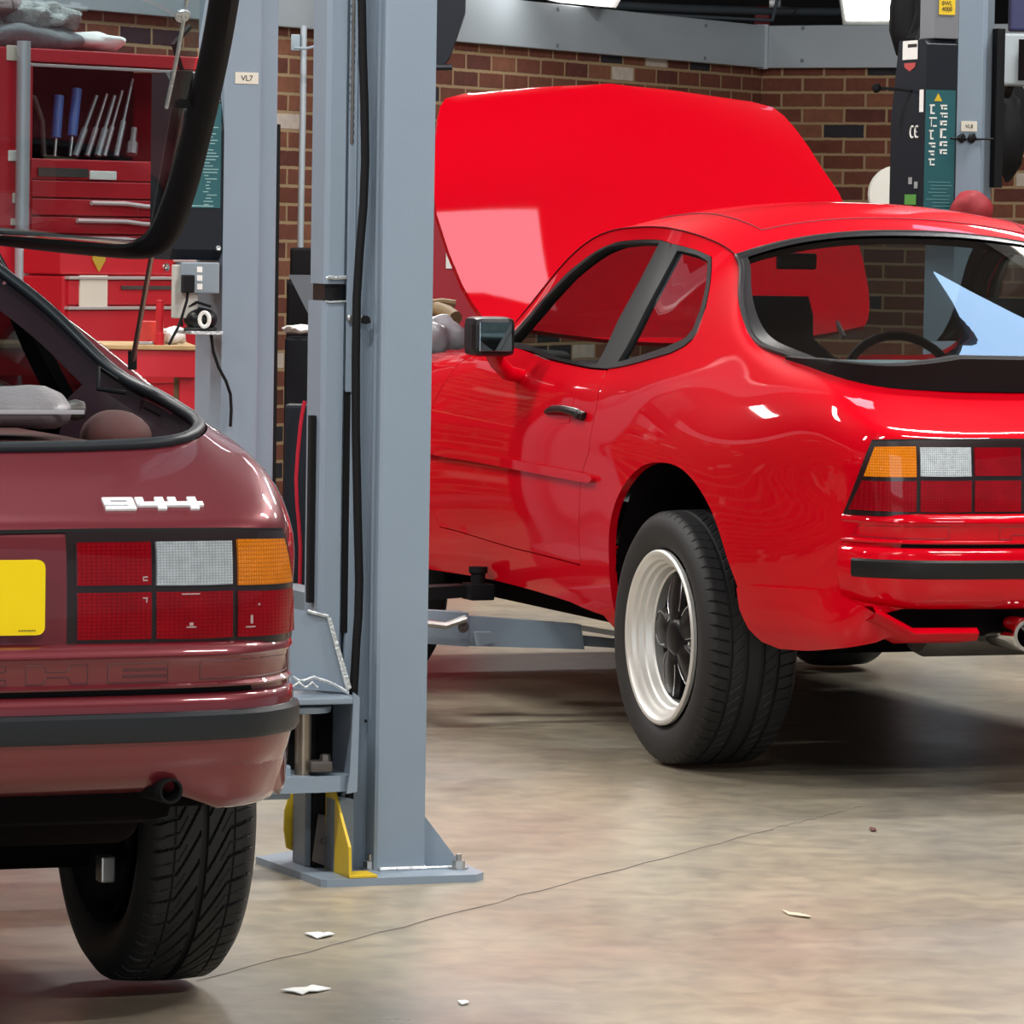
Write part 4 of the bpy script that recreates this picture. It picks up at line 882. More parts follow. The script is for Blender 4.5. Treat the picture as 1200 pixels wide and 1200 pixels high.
def L1w(u,v,w):    # local (s,w,z) of an image point on the plane w
    d=fw+rt*(u-600)/F-up*(v-600)/F;o=np.array([o1[0],o1[1],0]);C0=np.array([0,0,CAMH]);t=((o+w*FWD-C0)@FWD)/(d@FWD);q=C0+d*t-o
    return (float(q@LAT),w,float(q[2]))
# base plate
MB().prism([(-.275,.273),(-.255,-.09),(-.245,-.10),(.078,-.10),(.104,-.07),(.106,-.03),(.113,.06),(.113,.30),(-.167,.345)],2,0,.0155).build('base_plate',SILV if False else GREY,L1)
b=MB();b.tube([(-.10,-.006,.018),(0.0,-.006,.018),(.004,.03,.018)],.006,6);b.tube([(0,-.002,.018),(.09,.0,.018)],.004,6);b.build('weld_bead',SILV,L1)
MB().prism([(0,.015),(.095,.015),(0,.135)],1,.030,.038).build('gusset',GREY,L1);MB().prism([(0,.015),(.095,.015),(0,.135)],1,.212,.220).build('gusset',GREY,L1)
for (s_,w_) in ((-.107,.03),(.072,-.01),(.07,.26)):
    b=MB();b.lathe([(0,.0),(0,.0),],(0,0,0),(0,0,1),6);b=MB();b.lathe([(.0155,0),(.0155,.020),(.019,.020),(.019,0)],(s_,w_,0),(0,0,1),20);b.lathe([(.019,.0135),(.032,.0135),(.034,.011),(.034,0)],(s_,w_,0),(0,0,1),6);b.lathe([(.03,.0065),(.046,.0065),(.047,0)],(s_,w_,0),(0,0,1),12);b.build('anchor_bolt',STEEL,L1)
MB().box((-.1665,-.101,.0),(-.1635,-.085,.016)).build('plate_slot',BLK,L1) if False else None
# carriage: tube, top plate, bracket
def lb(name,mat,boxes,bev=.002,label=None):
    b=MB()
    for a,c in boxes: b.box(a,c,bev)
    return b.build(name,mat,L1,label=label)
zc=1.195
b=MB();b.prism([(-.208,.082),(-.200,.070),(-.168,.070),(-.160,.078),(-.160,.165),(-.208,.165)],2,1.215,CEIL-.1);b.build('carriage',GREY,L1,ang=30)
b=MB();b.prism([(-.212,.080),(-.204,.068),(-.168,.068),(-.160,.078),(-.160,.165),(-.212,.165)],2,.36,1.180);b.build('carriage',GREY,L1,ang=30)
lb('carriage_gap',BLK,[((-.204,.085,1.17),(-.165,.16,1.23))],0)
b=MB();b.tube([(-.206,.068,1.226),(-.20,.066,1.229),(-.19,.064,1.227),(-.165,.066,1.229)],.0045,6);b.tube([(-.208,.069,1.180),(-.20,.065,1.178),(-.165,.065,1.180)],.002,6);b.build('weld_bead',SILV,L1)
lb('guide_bar',GREYD if False else GREY,[((-.163,.062,.995),(-.1485,.070,CEIL-.15)),((-.150,.060,.995),(-.1475,.071,CEIL-.15))],.001)
lb('guide_backing',BLKM,[((-.163,.066,.50),(-.150,.075,1.0))],.001)
ch=MB();ch.tube([(-.158+.0006*math.sin(k*9.1),.064,1.50+k*.008) for k in range(170)],[.0042+.0014*(k%2) for k in range(170)],6);ch.build('lift_chain',DSTEEL,L1)
b=MB();b.lathe([(0,.008),(.006,.008),(.008,.005),(.008,0)],(-.157,.062,1.146),(0,-1,0),12);b.lathe([(0,.008),(.006,.008),(.008,.005),(.008,0)],(-.141,.050,1.146),(0,-1,0),12);b.build('guide_bolt',STEEL,L1)
b=MB();b.lathe([(0,.009),(.012,.009),(.012,0)],(-.130,.05,1.143),(0,-1,0),12);b.build('hose_clip',BLKM,L1)
hp_=[(424,-60),(424,0),(425,60),(427,120),(428,187),(426,240),(421,300),(418,350),(417,420),(417,500),(419,600),(421,680),(420,720),(418,747),(415,800),(412,860),(410,920),(409,945)]
b=MB();b.tube([L1w(u,v,.035) for u,v in hp_],[.0088]*(len(hp_)-1)+[.0088],12);b.build('hydraulic_hose',BLKM,L1,label='black hydraulic hose running down the column')
lb('slide_strip',BLKM,[((-.2245,.10,.56),(-.213,.12,.945))],.001)
for (u,v,w_) in ((422,377,.052),(422,845,.052)):
    p=L1w(u,v,w_);MB().lathe([(0,.0035),(.002,.003),(.002,0)],(p[0]+.012 if v>800 else p[0]+.02,.0515,p[2]),(0,-1,0),10).build('hole_plug',BLK,L1)
# carriage bracket (towards the maroon car)
q=lambda u,v,w: L1w(u,v,w)
def facepoly(name,mat,px,w,t,label=None):
    P=[q(u,v,w) for u,v in px];V=[(p[0],w,p[2]) for p in P]+[(p[0],w+t,p[2]) for p in P];n=len(P)
    return MB().add(V,[tuple(range(n)),tuple(range(n,2*n))[::-1]]+[(i,(i+1)%n,n+(i+1)%n,n+i) for i in range(n)]).build(name,mat,L1,label=label)
facepoly('carriage_wing',GREY,[(335,712),(358,716),(383,722),(386,730),(407,800),(409,812),(335,806)],.02,.008)
facepoly('wing_edge',SILV,[(383,722),(388,724),(412,806),(406,810)],.012,.03)
b=MB();b.tube([q(360,716,.018),q(370,719,.016),q(378,721,.018),q(384,722,.02)],.004,6);b.tube([q(u,v+1.5*math.sin(u*.9),.0) for u,v in ((342,793),(350,797),(358,796),(368,795),(374,797),(382,800),(390,803),(400,806),(408,812))],.004,6);b.tube([q(u,v,-.035) for u,v in ((343,805),(350,800),(358,806),(366,800),(372,806))],.003,6);b.build('weld_bead',SILV,L1)
z1=q(380,818,-.05)[2];z0=q(380,826,-.05)[2]
p_a=q(342,815,-.05)[0];p_b=q(411,815,-.05)[0]
MB().box((-.33,-.05,z0),(-.168,.09,z1),.003).build('carriage_plate',GREY,L1)
zr=q(380,836,-.03)[2]
MB().lathe([(0,.0),(0,.058),(.012,.060),(.014,.056),(.014,0)],(-.262,.02,zr),(0,0,1),28).build('arm_pin_collar',GREY,L1)
zl=q(380,905,-.04)[2];zl2=q(380,928,-.04)[2]
MB().lathe([(0,.017),(zr-zl+.008,.017),(zr-zl+.01,.014)],(-.268,-.005,zl-.01),(0,0,1),20,True).build('arm_pin',M('worn_pin_steel',(.30,.25,.20),.3,.8,noise=.3,nscale=30),L1)
b=MB();b.box((-.262,-.04,zl),(-.215,.0,zl+.022),.004);b.lathe([(0,.012),(.012,.010),(.014,0)],(-.225,-.02,zl+.022),(0,0,1),6);b.build('locking_block',DSTEEL,L1)
MB().box((-.34,.085,zl-.01),(-.165,.095,z0)).build('carriage_back',BLKM,L1)
b=MB();p=[(-.40,-.05),(-.25,-.052),(-.20,-.045),(-.166,-.03),(-.166,.09),(-.40,.09)];b.prism(p,2,zl2,zl-.008);b.build('lower_plate',GREY,L1,ang=30)
b=MB();b.prism([(-.188,zl2-.004),(-.166,zl2+.0),(-.163,z1),(-.176,z1+.01),(-.182,zl+.0)],1,-.052,-.044);b.prism([(-.1735,zl2),(-.166,zl2),(-.164,z1),(-.1735,z1)],1,-.045,.09);b.build('carriage_side',GREY,L1)
# swing arm reaching under the maroon car
b=MB();b.box((-.95,-.03,zl2-.015),(-.30,.06,zl2+.055),.006);b.box((-1.0,-.03,zl2+.02),(-.85,.06,zl2+.09),.006);b.build('swing_arm',GREY,L1)
# yellow foot guards
def guard(name,px,w,t): return facepoly(name,YEL,px,w,t,'yellow painted foot guard')
g=guard('foot_guard',[(340,930),(357,932),(358,1003),(336,994),(333,972),(334,950)],.20,.006)
MB().box((-.1830,.055,.018),(-.176,.10,.2)).build('foot_guard_backing',DSTEEL,L1) if False else None
P=[q(400,925,.02),q(403,925,.02),q(417,985,.0),q(420,1031,-.09),q(401,1020,-.02)]
b=MB();V=[(p[0],p[1],p[2]) for p in P]
zt_=q(402,922,.0)[2];zm_=q(415,992,-.08)[2]
b=MB();b.prism([(.06,.016),(.06,zt_),(.02,zt_),(-.088,zm_),(-.094,.016)],0,-.1955,-.1895);b.box((-.1955,-.096,.016),(-.135,-.03,.0215),.001);b.build('foot_guard',YEL,L1,label='yellow painted L-shaped foot guard')
MB().box((-.196,.0,.016),(-.155,.055,.165),.002).build('foot_bracket',GREYD,L1)
b=MB();a_=[q(373,954,.06),q(392,958,.06),q(387,1017,.05),q(366,1009,.05)];V=a_+[(p[0]+.002,p[1]+.008,p[2]) for p in a_];b.add(V,[(0,1,2,3),(7,6,5,4),(0,4,5,1),(1,5,6,2),(2,6,7,3),(3,7,4,0)]);b.lathe([(0,.006),(.003,.005),(.003,0)],q(379,985,.052),(0,-1,0),8);b.build('toe_plate',DSTEEL,L1)
MB().box((-.212,.085,.0155),(-.165,.165,.37)).build('foot_core',BLKM,L1)
MB().box((-.226,.10,.0155),(-.2125,.18,.37),.002).build('foot_core',GREYD,L1)
# ---- column VL7 behind the maroon car
o7=at(261,300,13.3)
L7=lift((o7[0],o7[1],0),-1,'grey steel lift column labelled VL7 between the tool chests and the near column',lip=.178)
for p in L7.children:
    pass
def off(name,mat,o_,boxes,par,bev=.002,label=None):
    b=MB()
    for a,c in boxes: b.box(a,c,bev)
    return b.build(name,mat,par,label=label)
MB().box((-.12,-.09,0),(.30,.34,.016),.003).build('base_plate',GREY,L7)
MB().prism([(.12,.090),(.172,.090),(.172,.165),(.12,.165)],2,.16,CEIL-.1).build('carriage',GREYD,L7)
MB().box((.174,.09,.4),(.196,.15,1.62),.003).build('cable_cover',BLKM,L7)
pl=MB().box((.030,-.0022,1.728),(.098,.0,1.760),.0005).build('column_label',LBL,L7,label='cream label reading VL7')
RX=Matrix.Rotation(math.pi/2,4,'X')
text('label_text','VL7',INK,pl,(.064,-.0026,1.7435),.022,RX)
# arm to the red car with pad
AR=MB();ARz=.175
a0=np.array([.20,.02]);
def L7w(u,v,w):
    d=fw+rt*(u-600)/F-up*(v-600)/F;o=np.array([o7[0],o7[1],0]);C0=np.array([0,0,CAMH]);t=((o+w*FWD-C0)@FWD)/(d@FWD);q_=C0+d*t-o
    return (float(q_@LAT),w,float(q_[2]))
wA=-.60
def armbox(pa,pb,pc,pd,w0,w1,name,mat,t=.06,bev=False):
    P=[L7w(*pa,w0),L7w(*pb,w1),L7w(*pc,w1),L7w(*pd,w0)];V=P+[(p[0],p[1]+t,p[2]) for p in P]
    return MB().add(V,[(0,1,2,3),(7,6,5,4),(0,4,5,1),(1,5,6,2),(2,6,7,3),(3,7,4,0)]).build(name,mat,L7)
armbox((470,714),(549,718),(549,758),(470,752),-.85,-.80,'swing_arm',GREY)
armbox((549,722),(681,732),(685,761),(549,757),-.79,-.80,'swing_arm_extension',GREY,.05)
armbox((681,733),(730,741),(730,747),(681,739),-.79,-.80,'arm_inner_rail',STEEL,.04)
armbox((681,745),(730,750),(730,760),(681,757),-.79,-.80,'arm_inner_rail',GREYD,.04)
b=MB();p=L7w(700,745,-.78);b.box((p[0]-.1,-.79,.30-.10),(p[0]+.45,-.74,.30-.06));b.build('arm_tip',GREYD,L7) if False else None
armbox((559,741),(577,741),(585,752),(562,757),-.86,-.86,'arm_stop_block',GREY,.03)
b=MB();b.tube([L7w(498,730,-.88),L7w(522,733,-.88),L7w(540,727,-.88),L7w(546,725,-.88)],.010,8);b.build('locking_lever',STEEL,L7)
b=MB();p=L7w(543,735,-.87);b.lathe([(0,.016),(.006,.014),(.006,0)],p,(0,-1,0),12);b.lathe([(.006,.008),(.009,.006),(.009,0)],p,(0,-1,0),6);b.build('lever_bolt',DSTEEL,L7)
armbox((470,690),(548,686),(548,700),(470,706),-.60,-.60,'rear_swing_arm',BLKM,.08)
b=MB();p=L7w(560,694,-.60);b.box((p[0]-.035,-.64,p[2]-.02),(p[0]+.035,-.56,p[2]+.025),.005);b.lathe([(0,.02),(.03,.02),(.034,.026),(.05,.026),(.05,0)],(p[0],-.60,p[2]+.02),(0,0,1),16);b.build('lifting_pad',BLKM,L7,label='black rubber lifting pad under the red sill')
# link from the column to the arms (hidden behind the near column)
P0=L7w(470,733,-.82);MB().add([(.16,.02,P0[2]-.04),(.24,.02,P0[2]-.04),(P0[0]+.02,-.79,P0[2]-.035),(P0[0]-.06,-.82,P0[2]-.035),(.16,.02,P0[2]+.05),(.24,.02,P0[2]+.05),(P0[0]+.02,-.79,P0[2]+.035),(P0[0]-.06,-.82,P0[2]+.035)],[(0,1,2,3),(4,5,6,7),(0,1,5,4),(1,2,6,5),(2,3,7,6),(3,0,4,7)]).build('swing_arm',GREYD,L7)
# power unit cover, switch box on VL7
def coverbox(par,sgn,s0,s1,w0,w1,z0,z1,name='power_unit_cover'):
    b=MB();V=[];cut=.05
    prof=[(w0,z0+.03),(w0,z1-.16),(w0+.05,z1-.02),(w0+.09,z1),(w1,z1),(w1,z0),(w0+.03,z0)]
    b.prism([(p[0],p[1]) for p in prof],0,s0,s1)
    return b.build(name,PLATEP,par)
pc=L7w(208,120,0);pd_=L7w(261,305,0)
zt=L7w(240,110,.0)[2];zb=L7w(240,305,0)[2]
cv7=coverbox(L7,-1,pc[0]-.01,-.004,.0,.22,zb,zt+.06)
p0=L7w(218,120,-.001);p1=L7w(258,244,-.001)
st7=MB().box((p0[0],-.0022,p1[2]),(p1[0],-.0004,p0[2])).build('teal_sticker',TEAL,cv7,label='teal sticker with small white print')
b=MB();rnd=random.Random(2)
for k in range(26):
    z=p0[2]-.06-k*.009;
    if z<p1[2]+.004: break
    b.box((p0[0]+.045+rnd.uniform(0,.02),-.0030,z),(p1[0]-.006-rnd.uniform(0,.03),-.0023,z+.0025))
b.box((p0[0]+.02,-.003,p1[2]+.004),(p1[0]-.02,-.0023,p1[2]+.007));b.build('sticker_print',M('pale_teal_print',(.25,.42,.42),.6),st7)
b=MB()
for u,v in ((255,118),(256,291)): b.lathe([(0,.008),(.004,.006),(.004,0)],L7w(u,v,-.001),(0,-1,0),10)
b.build('cover_screws',SILV,cv7)
a_=L7w(213,307,-.01);c_=L7w(257,344,-.01)
bx=MB().box((a_[0],-.012,c_[2]),(c_[0],.05,a_[2]),.004).build('switch_box',GREYP,L7,label='grey switch box with white print')
b=MB()
for k in range(3): p=L7w(234,316+k*10,-.013);b.box((p[0]-.008,-.0135,p[2]-.008),(p[0]+.008,-.0122,p[2]+.008),.001)
b.build('switch_box_print',WHT,bx)
a_=L7w(215,305,0);c_=L7w(258,309,0)
b=MB();a1=L7w(196,352,-.0);c1=L7w(232,342,0);b.box((a1[0]+.02,.0,a1[2]-.05),(a1[0]+.09,.03,a1[2]+.10),.004);b.build('socket_box',M('dirty_white_plastic',(.42,.41,.38),.6,noise=.3),L7)
a1=L7w(214,322,-.03);c1=L7w(226,343,-.03);pg=MB().box((a1[0],-.05,c1[2]),(c1[0],-.012,a1[2]),.004).build('plug',BLKM,L7)
MB().tube([L7w(u,v,-.03) for u,v in ((220,343),(219,352),(216,362),(213,372),(208,385),(202,396),(198,404))],.004,6).build('plug_cable',BLKM,L7)
MB().tube([L7w(u,v,-.02) for u,v in ((247,389),(250,412),(256,430),(265,447),(270,462),(271,480),(270,500))],.0045,6).build('charger_cable',BLKM,L7)
a1=L7w(222,388,-.04);c1=L7w(259,392,-.04)
MB().box((a1[0],-.06,c1[2]),(c1[0],.10,a1[2]),.001).build('bracket_shelf',SILV,L7)
# lamp-like tool on the bracket
pC=L7w(236,374,-.0)
def w7(p): return np.array([o7[0],o7[1],0])+LAT*p[0]+FWD*p[1]+np.array([0,0,p[2]])
c=w7(L7w(235,374,.01));b=MB();b.blob(tuple(c),(.048,.045,.033),1,3,.04);b.box(tuple(c+np.array([-.045,-.03,-.036])),tuple(c+np.array([.045,.03,-.022])),.006)
ht=b.build('head_torch',BLK);tag(ht,'rounded black work torch with a white ring on the bracket of column VL7','torch')
b=MB();b.tube([tuple(c+np.array([.014+.017*math.cos(a)*.8+.0,-.047+.0*a,-.000+.020*math.sin(a)])) for a in np.linspace(0,2*math.pi,17)[:-1]],.006,8,closed=True);b.build('ring',WHT,ht)
b=MB();b.tube([tuple(c+np.array([-.05+.0,-.02,-.02])),tuple(c+np.array([-.055,-.02,.02])),tuple(c+np.array([-.01,-.02,.048])),tuple(c+np.array([.03,-.02,.036]))],.004,6);b.build('strap',BLKM,ht)
# ---- column VL8 far right
o8=at(1120,200,18.0)
L8=lift((o8[0],o8[1],0),-1,'grey steel lift column labelled VL8 behind the roof of the red car')
def L8w(u,v,w):
    d=fw+rt*(u-600)/F-up*(v-600)/F;o=np.array([o8[0],o8[1],0]);C0=np.array([0,0,CAMH]);t=((o+w*FWD-C0)@FWD)/(d@FWD);q_=C0+d*t-o
    return (float(q_@LAT),w,float(q_[2]))
MB().box((-.12,-.09,0),(.30,.34,.016),.003).build('base_plate',GREY,L8)
MB().prism([(.158,.080),(.19,.080),(.19,.165),(.158,.165)],2,.16,CEIL-.1).build('carriage',GREYD,L8)
a1=L8w(1169,95,.04);c1=L8w(1173,220,.04);MB().box((a1[0]-.005,.04,c1[2]),(a1[0]+.03,.12,a1[2]+.2),.003).build('cable_cover',BLKM,L8)
zt=L8w(1100,46,0)[2];zb=L8w(1100,262,0)[2];s0=L8w(1084,150,0)[0]
b=MB();b.prism([(0,zb),(0,zt-.02),(.02,zt),(.24,zt),(.25,zt-.05),(.30,zt-.30),(.30,zb)],0,s0,-.004);cv8=b.build('power_unit_cover',PLATEP,L8)
p0=L8w(1084,105,-.001);p1=L8w(1113,258,-.001);st8=MB().box((p0[0]+.004,-.0025,p1[2]),(-.008,-.0004,p0[2])).build('teal_sticker',TEAL,cv8,label='teal sticker with white vertical marks')
b=MB();rnd=random.Random(5)
for col_ in(0,1):
    z=p0[2]-.055
    for k in range(6):
        h_=rnd.choice((.018,.026,.036));x=p0[0]+.020+col_*.045;w_=rnd.uniform(.018,.032)
        b.box((x,-.0035,z-.006),(x+w_,-.0026,z));b.box((x+rnd.uniform(0,.01),-.0035,z-h_),(x+.010,-.0026,z));b.box((x+w_*.5,-.0035,z-h_),(x+w_,-.0026,z-h_+.006))
        z-=h_+.012
b.build('sticker_lettering',WHT,st8)
MB().add([(p0[0]+.038,-.0035,p0[2]-.042),(p0[0]+.072,-.0035,p0[2]-.042),(p0[0]+.055,-.0035,p0[2]-.012)],[(0,1,2)]).build('warning_triangle',YEL,st8)
b=MB()
for k in range(11): b.box((p0[0]+.012+rnd.uniform(0,.03),-.0033,p1[2]+.012+k*.013),(-.014-rnd.uniform(0,.03),-.0026,p1[2]+.0145+k*.013))
b.build('sticker_print',M('pale_teal_print2',(.10,.27,.28),.6),st8)
# side labels of the cover (on its left face)
sx=s0-.0008
zz=lambda v:L8w(1070,v,.15)[2]
MB().box((sx-.001,.075,zz(70)),(sx,.205,zz(48)),0).build('rating_label',WHT,cv8,label='white rating label');MB().box((sx-.0015,.16,zz(56)),(sx-.001,.08,zz(52))).build('rating_print',INK,cv8)
MB().prism([(.09,zz(74)),(.19,zz(74)),(.185,zz(79)),(.14,zz(84)),(.095,zz(79))],0,sx-.001,sx).build('red_label',M('dull_red_label',(.42,.06,.06),.5),cv8)
MB().box((sx-.001,.015,zz(132)),(sx,.05,zz(106))).build('oval_label',WHT,cv8)
b=MB();
for cy in(.115,.075):
    pts=[(sx-.002,cy+.016*math.cos(a)+.0,zz(155)+.022*math.sin(a)) for a in np.linspace(R(60),R(300),12)];b.tube([(p[0],.2-p[1]-.02,p[2]) for p in pts],.0035,5)
b.tube([(sx-.002,.2-.115-.02+.002+.0,zz(155)),(sx-.002,.2-.115-.02+.014,zz(155))],.0035,5);b.build('ce_mark',WHT,cv8)
b=MB();
for cy,v in((.10,208),(.05,213)): b.box((sx-.002,cy,zz(v+8)),(sx-.001,cy+.03,zz(v)))
b.build('button_marks',SILV,cv8)
b=MB();b.box((sx-.002,.16,zz(240)),(sx-.001,.06,zz(228)));b.build('green_button',M('green_plastic',(.08,.25,.05),.5),cv8)
b=MB();c=L8w(1050,110,.2);b.tube([(sx,.12,zz(107)),(sx-.04,.16,zz(105)),(sx-.10,.2,zz(104))],.006,6);b.blob((sx-.11,.2,zz(104)),(.018,.018,.018),3,2,.2);b.build('control_lever',BLKM,cv8)
pl=MB().box((.018,-.0025,L8w(1130,154,0)[2]),(.085,-.0,L8w(1130,142,0)[2]),.0005).build('column_label',LBL,L8,label='cream label reading VL8')
text('label_text','VL8',INK,pl,(.051,-.003,L8w(1130,148,0)[2]),.020,RX)
p=L8w(1102,9,-.001);lab=MB().box((-.085,-.0025+.0,L8w(1100,17,0)[2]),(-.018,-.0006,L8w(1100,-3,0)[2]))
o=lab.build('yellow_label',M('yellow_label',(.75,.52,.02),.5),L8,label='yellow service label');text('label_print','SWL\n4000',INK,o,(-.052,-.003,L8w(1100,7,0)[2]),.022,RX)
MB().box((-.105,.0,L8w(1100,45,0)[2]),(-.0,.12,CEIL-.05),.003).build('column_box',M('control_box_grey',(.17,.18,.20),.5),L8)
b=MB();b.tube([L8w(1114,162,-.004),L8w(1128,163,-.004),L8w(1142,163,-.004),L8w(1164,163,-.0)],.004,6);
for u in(1127,1139): b.blob(L8w(u,162,-.012),(.018,.012,.018),u,2,.3)
b.build('cable_tie',BLKM,L8);
c=L8w(1138,247,-.10);b=MB();b.blob(c,(.085,.05,.075),4,3,.10);rr=b.build('cloth_ball',M('dark_red_cloth',(.22,.004,.010),.7,noise=.3,nscale=40),None);rr.location=L8.location;rr.rotation_euler=L8.rotation_euler;tag(rr,'crumpled dark red cloth ball at column VL8 just above the red roof','cloth')
# spiral cable bundle, black bag behind, control box on the right
b=MB()
for k in range(4): b.tube([at(1083-k*4+6*math.sin(j),-30+j*16+k*4,18.7) for j in range(5)]+[at(1072-k*3,48,18.6)],.012,8)
tag(b.build('hose_bundle',BLKM),'black hoses looping down beside the top of column VL8','hoses')
b=MB();b.tube([at(1062,-20,19),at(1058,10,19),at(1056,35,19),at(1062,60,19),at(1070,72,19)],[.05,.055,.05,.045,.02],10);tag(b.build('brush_strip',BLKM),'ragged black hanging strip left of the hoses of column VL8','strip')
a1=at(1166,39,18.6);c1=at(1230,100,18.6);b=MB().box((a1[0],a1[1],c1[2]),(c1[0],a1[1]+.2,a1[2]),.008);cb=b.build('control_cabinet',M('cabinet_grey',(.30,.34,.36),.5));tag(cb,'pale grey control cabinet at the right edge beside column VL8','cabinet')
a2=at(1194,46,18.58);c2=at(1230,95,18.58);MB().box((a2[0],a2[1]-.005,c2[2]),(c2[0],a2[1],a2[2])).build('cabinet_window',DARKIN,cb)
b=MB();b.blob(tuple(at(1180,150,19.1)),(.085,.09,.20),5,3,.12);b.tube([at(1180,110,19),at(1184,98,18.8)],.02,8);tag(b.build('hanging_bag',BLKM),'black bag hanging behind column VL8 under the grey cabinet','bag')
b=MB();b.box(at(1185,-20,19.5),at(1230,38,19.6),.01);tag(b.build('blue_panel',M('navy_plastic',(.01,.012,.06),.5)),'dark navy box at the top right corner','box')
# clock-like disc on the wall
b=MB();b.lathe([(0,0),(0,.12),(.02,.125),(.03,.115),(.032,0)],tuple(at(1051,228,20.6)),(-.25,-1,0),32);dk=b.build('wall_clock',M('clock_face',(.68,.67,.62),.5));tag(dk,'white round dial partly hidden behind the cover of column VL8','dial')
# dark housing at the top of the near column, on the wall
b=MB();Y=19.2;P=[at(*q_,Y) for q_ in((500,-40),(547,-40),(545,14),(527,66),(520,76),(500,76))];V=[tuple(p) for p in P]+[(p[0],p[1]+.18,p[2]) for p in P];n=6
b.add(V,[tuple(range(n)),tuple(range(n,2*n))[::-1]]+[(i,(i+1)%n,n+(i+1)%n,n+i) for i in range(n)]);b.tube([at(500,79,19.2),at(530,79,19.2)],.012,8);hx=at(520,-30,19.2);b.tube([(hx[0],19.29,hx[2]),(hx[0],19.29,CEIL+.02)],.03,10);hs2=b.build('plastic_housing',PLATEP);tag(hs2,'dark tapered plastic housing above the left end of the red bonnet','housing')
# ------------------------------------------------------------------ workshop left
TD=np.array([.64,.77,0]);TD/=np.linalg.norm(TD);TN=np.array([TD[1],-TD[0],0])   # along the fronts, towards the room
TY=math.atan2(TD[1],TD[0])
def front(u,v,sh=0.,Y0=16.2,u0=35):
    """(a,z) on the plane of the chest fronts"""
    o=at(u0,60,Y0)+TN*sh;d=fw+rt*(u-600)/F-up*(v-600)/F;C0=np.array([0,0,CAMH]);t=((o-C0)@TN)/(d@TN);q=C0+d*t
    return float((q-o)@TD),float(q[2])
TO=at(35,60,16.2);TO[2]=0
def tthing(name,label,cat,group=None): return empty(name,(TO[0],TO[1],0),TY,label,cat,group)
def fb(px0,px1,d0,d1): # box from pixel corners on front plane, local y is depth inward (+)
    a0,z1=front(*px0);a1,z0=front(*px1);return (a0,d0,z0),(a1,d1,z1)
# upper open cabinet
ub=tthing('tool_cabinet','red steel cabinet with an open shelf of files, seen through the raised maroon hatch glass','cabinet')
aL,zT=front(35,56);aR=.92;_,z1=front(60,78);_,z2=front(60,186);zB=0.02
b=MB();D=.42
b.box((aL,0,zT-.045),(aR,D,zT),.004);b.box((aL,0,z2-.07),(aR,D,z2),.004);b.box((aL,0,zT-.05),(aL+.015,D,zB));b.box((aR-.015,0,zT-.05),(aR,D,zB));b.box((aL,D-.01,zB),(aR,D,zT));b.box((aL,.01,zB),(aR,D,z2-.06));b.build('body',TOOLR,ub)
b=MB();b.box((aL+.016,D-.03,z2),(aR-.016,D-.012,zT-.045));b.build('cabinet_lining',DARKIN,ub)
MB().box((aL,-.006,zT-.062),(aR,.0,zT-.052),.001).build('edge_strip',TOOLD,ub)
for k in range(5):
    zt=z2-.075-k*.062;dr=MB().box((aL+.012,-.006,zt-.056),(aR-.012,.008,zt),.003).build('drawer',TOOLR,ub)
    MB().tube([(aL+.25+.04*math.sin(k*2),-.016,zt-.012),(aL+.45,-.02,zt-.012),(aL+.55,-.022,zt-.020),(aR-.05,-.02,zt-.022)],.008,8).build('drawer_handle',M('pale_handle',(.55,.42,.42),.4),dr) if k else None
b=MB();a0,zz0=front(103,200);b.box((a0,-.012,zz0-.03),(a0+.13,-.006,zz0),.006);o=b.build('sticker',PAPER,ub)
b=MB();a0,zz0=front(38,196);b.box((a0+.02,-.010,zz0-.03),(a0+.26,-.006,zz0+.0));b.build('drawer_label',DSTEEL,ub)
# grey pole and red panel left of it
tp=tthing('tool_cabinet','tall plain red cabinet side with stickers at the far left edge','cabinet')
a0,zq=front(-60,52);a1,_=front(19,52);_,zb=front(0,300)
MB().box((a0,-.05,0),(a1,.40,zq),.004).build('body',TOOLR,tp)
for (u0,v0,u1,v1,m_) in ((-5,53,17,72,LBL),(-3,176,14,189,WHT),(2,226,13,238,LBL),(0,256,7,264,LBL)):
    p,r_=front(u0,v0),front(u1,v1);MB().box((p[0],-.056,r_[1]),(r_[0],-.051,p[1]),.002).build('sticker',m_,tp)
pz=front(28,48,.085);tube=MB().tube([(pz[0],-.085,0.02),(pz[0],-.085,pz[1])],.024,14).build('support_pole',M('galvanised_tube',(.42,.46,.50),.35,.4));tube.location=(TO[0],TO[1],0);tube.rotation_euler=(0,0,TY);tag(tube,'grey upright tube between the plain red cabinet and the file cabinet','pole')
# files, screwdrivers and tools standing on the shelf
def toolrod(name,label,cat,p0,p1,r,mat,hm=None,dep=.10,group=None,hl=.45):
    a,z=front(*p0);a2,z_2=front(*p1)
    o=tthing(name,label,cat,group);v0=Vector((a,dep,z));v1=Vector((a2,dep+.02,z_2))
    MB().tube([v0,v0.lerp(v1,hl)],r,8).build('handle',hm or mat,o);MB().tube([v0.lerp(v1,hl),v1],r*.55,8).build('blade',mat,o);return o
for i,(p0,p1,r,lab) in enumerate((((88,183),(98,112),.018,'left of the two blue-handled screwdrivers in the red cabinet'),((106,183),(119,104),.018,'right of the two blue-handled screwdrivers in the red cabinet'))):
    o=tthing('screwdriver',lab,'screwdriver');a,z=front(*p0);a2,zz_=front(*p1);v0=Vector((a,.10,z));v1=Vector((a2,.12,zz_))
    MB().tube([v0,v0.lerp(v1,.32)],.006,8).build('blade',STEEL,o);MB().tube([v0.lerp(v1,.30),v1],r,10).build('handle',BLUE,o)
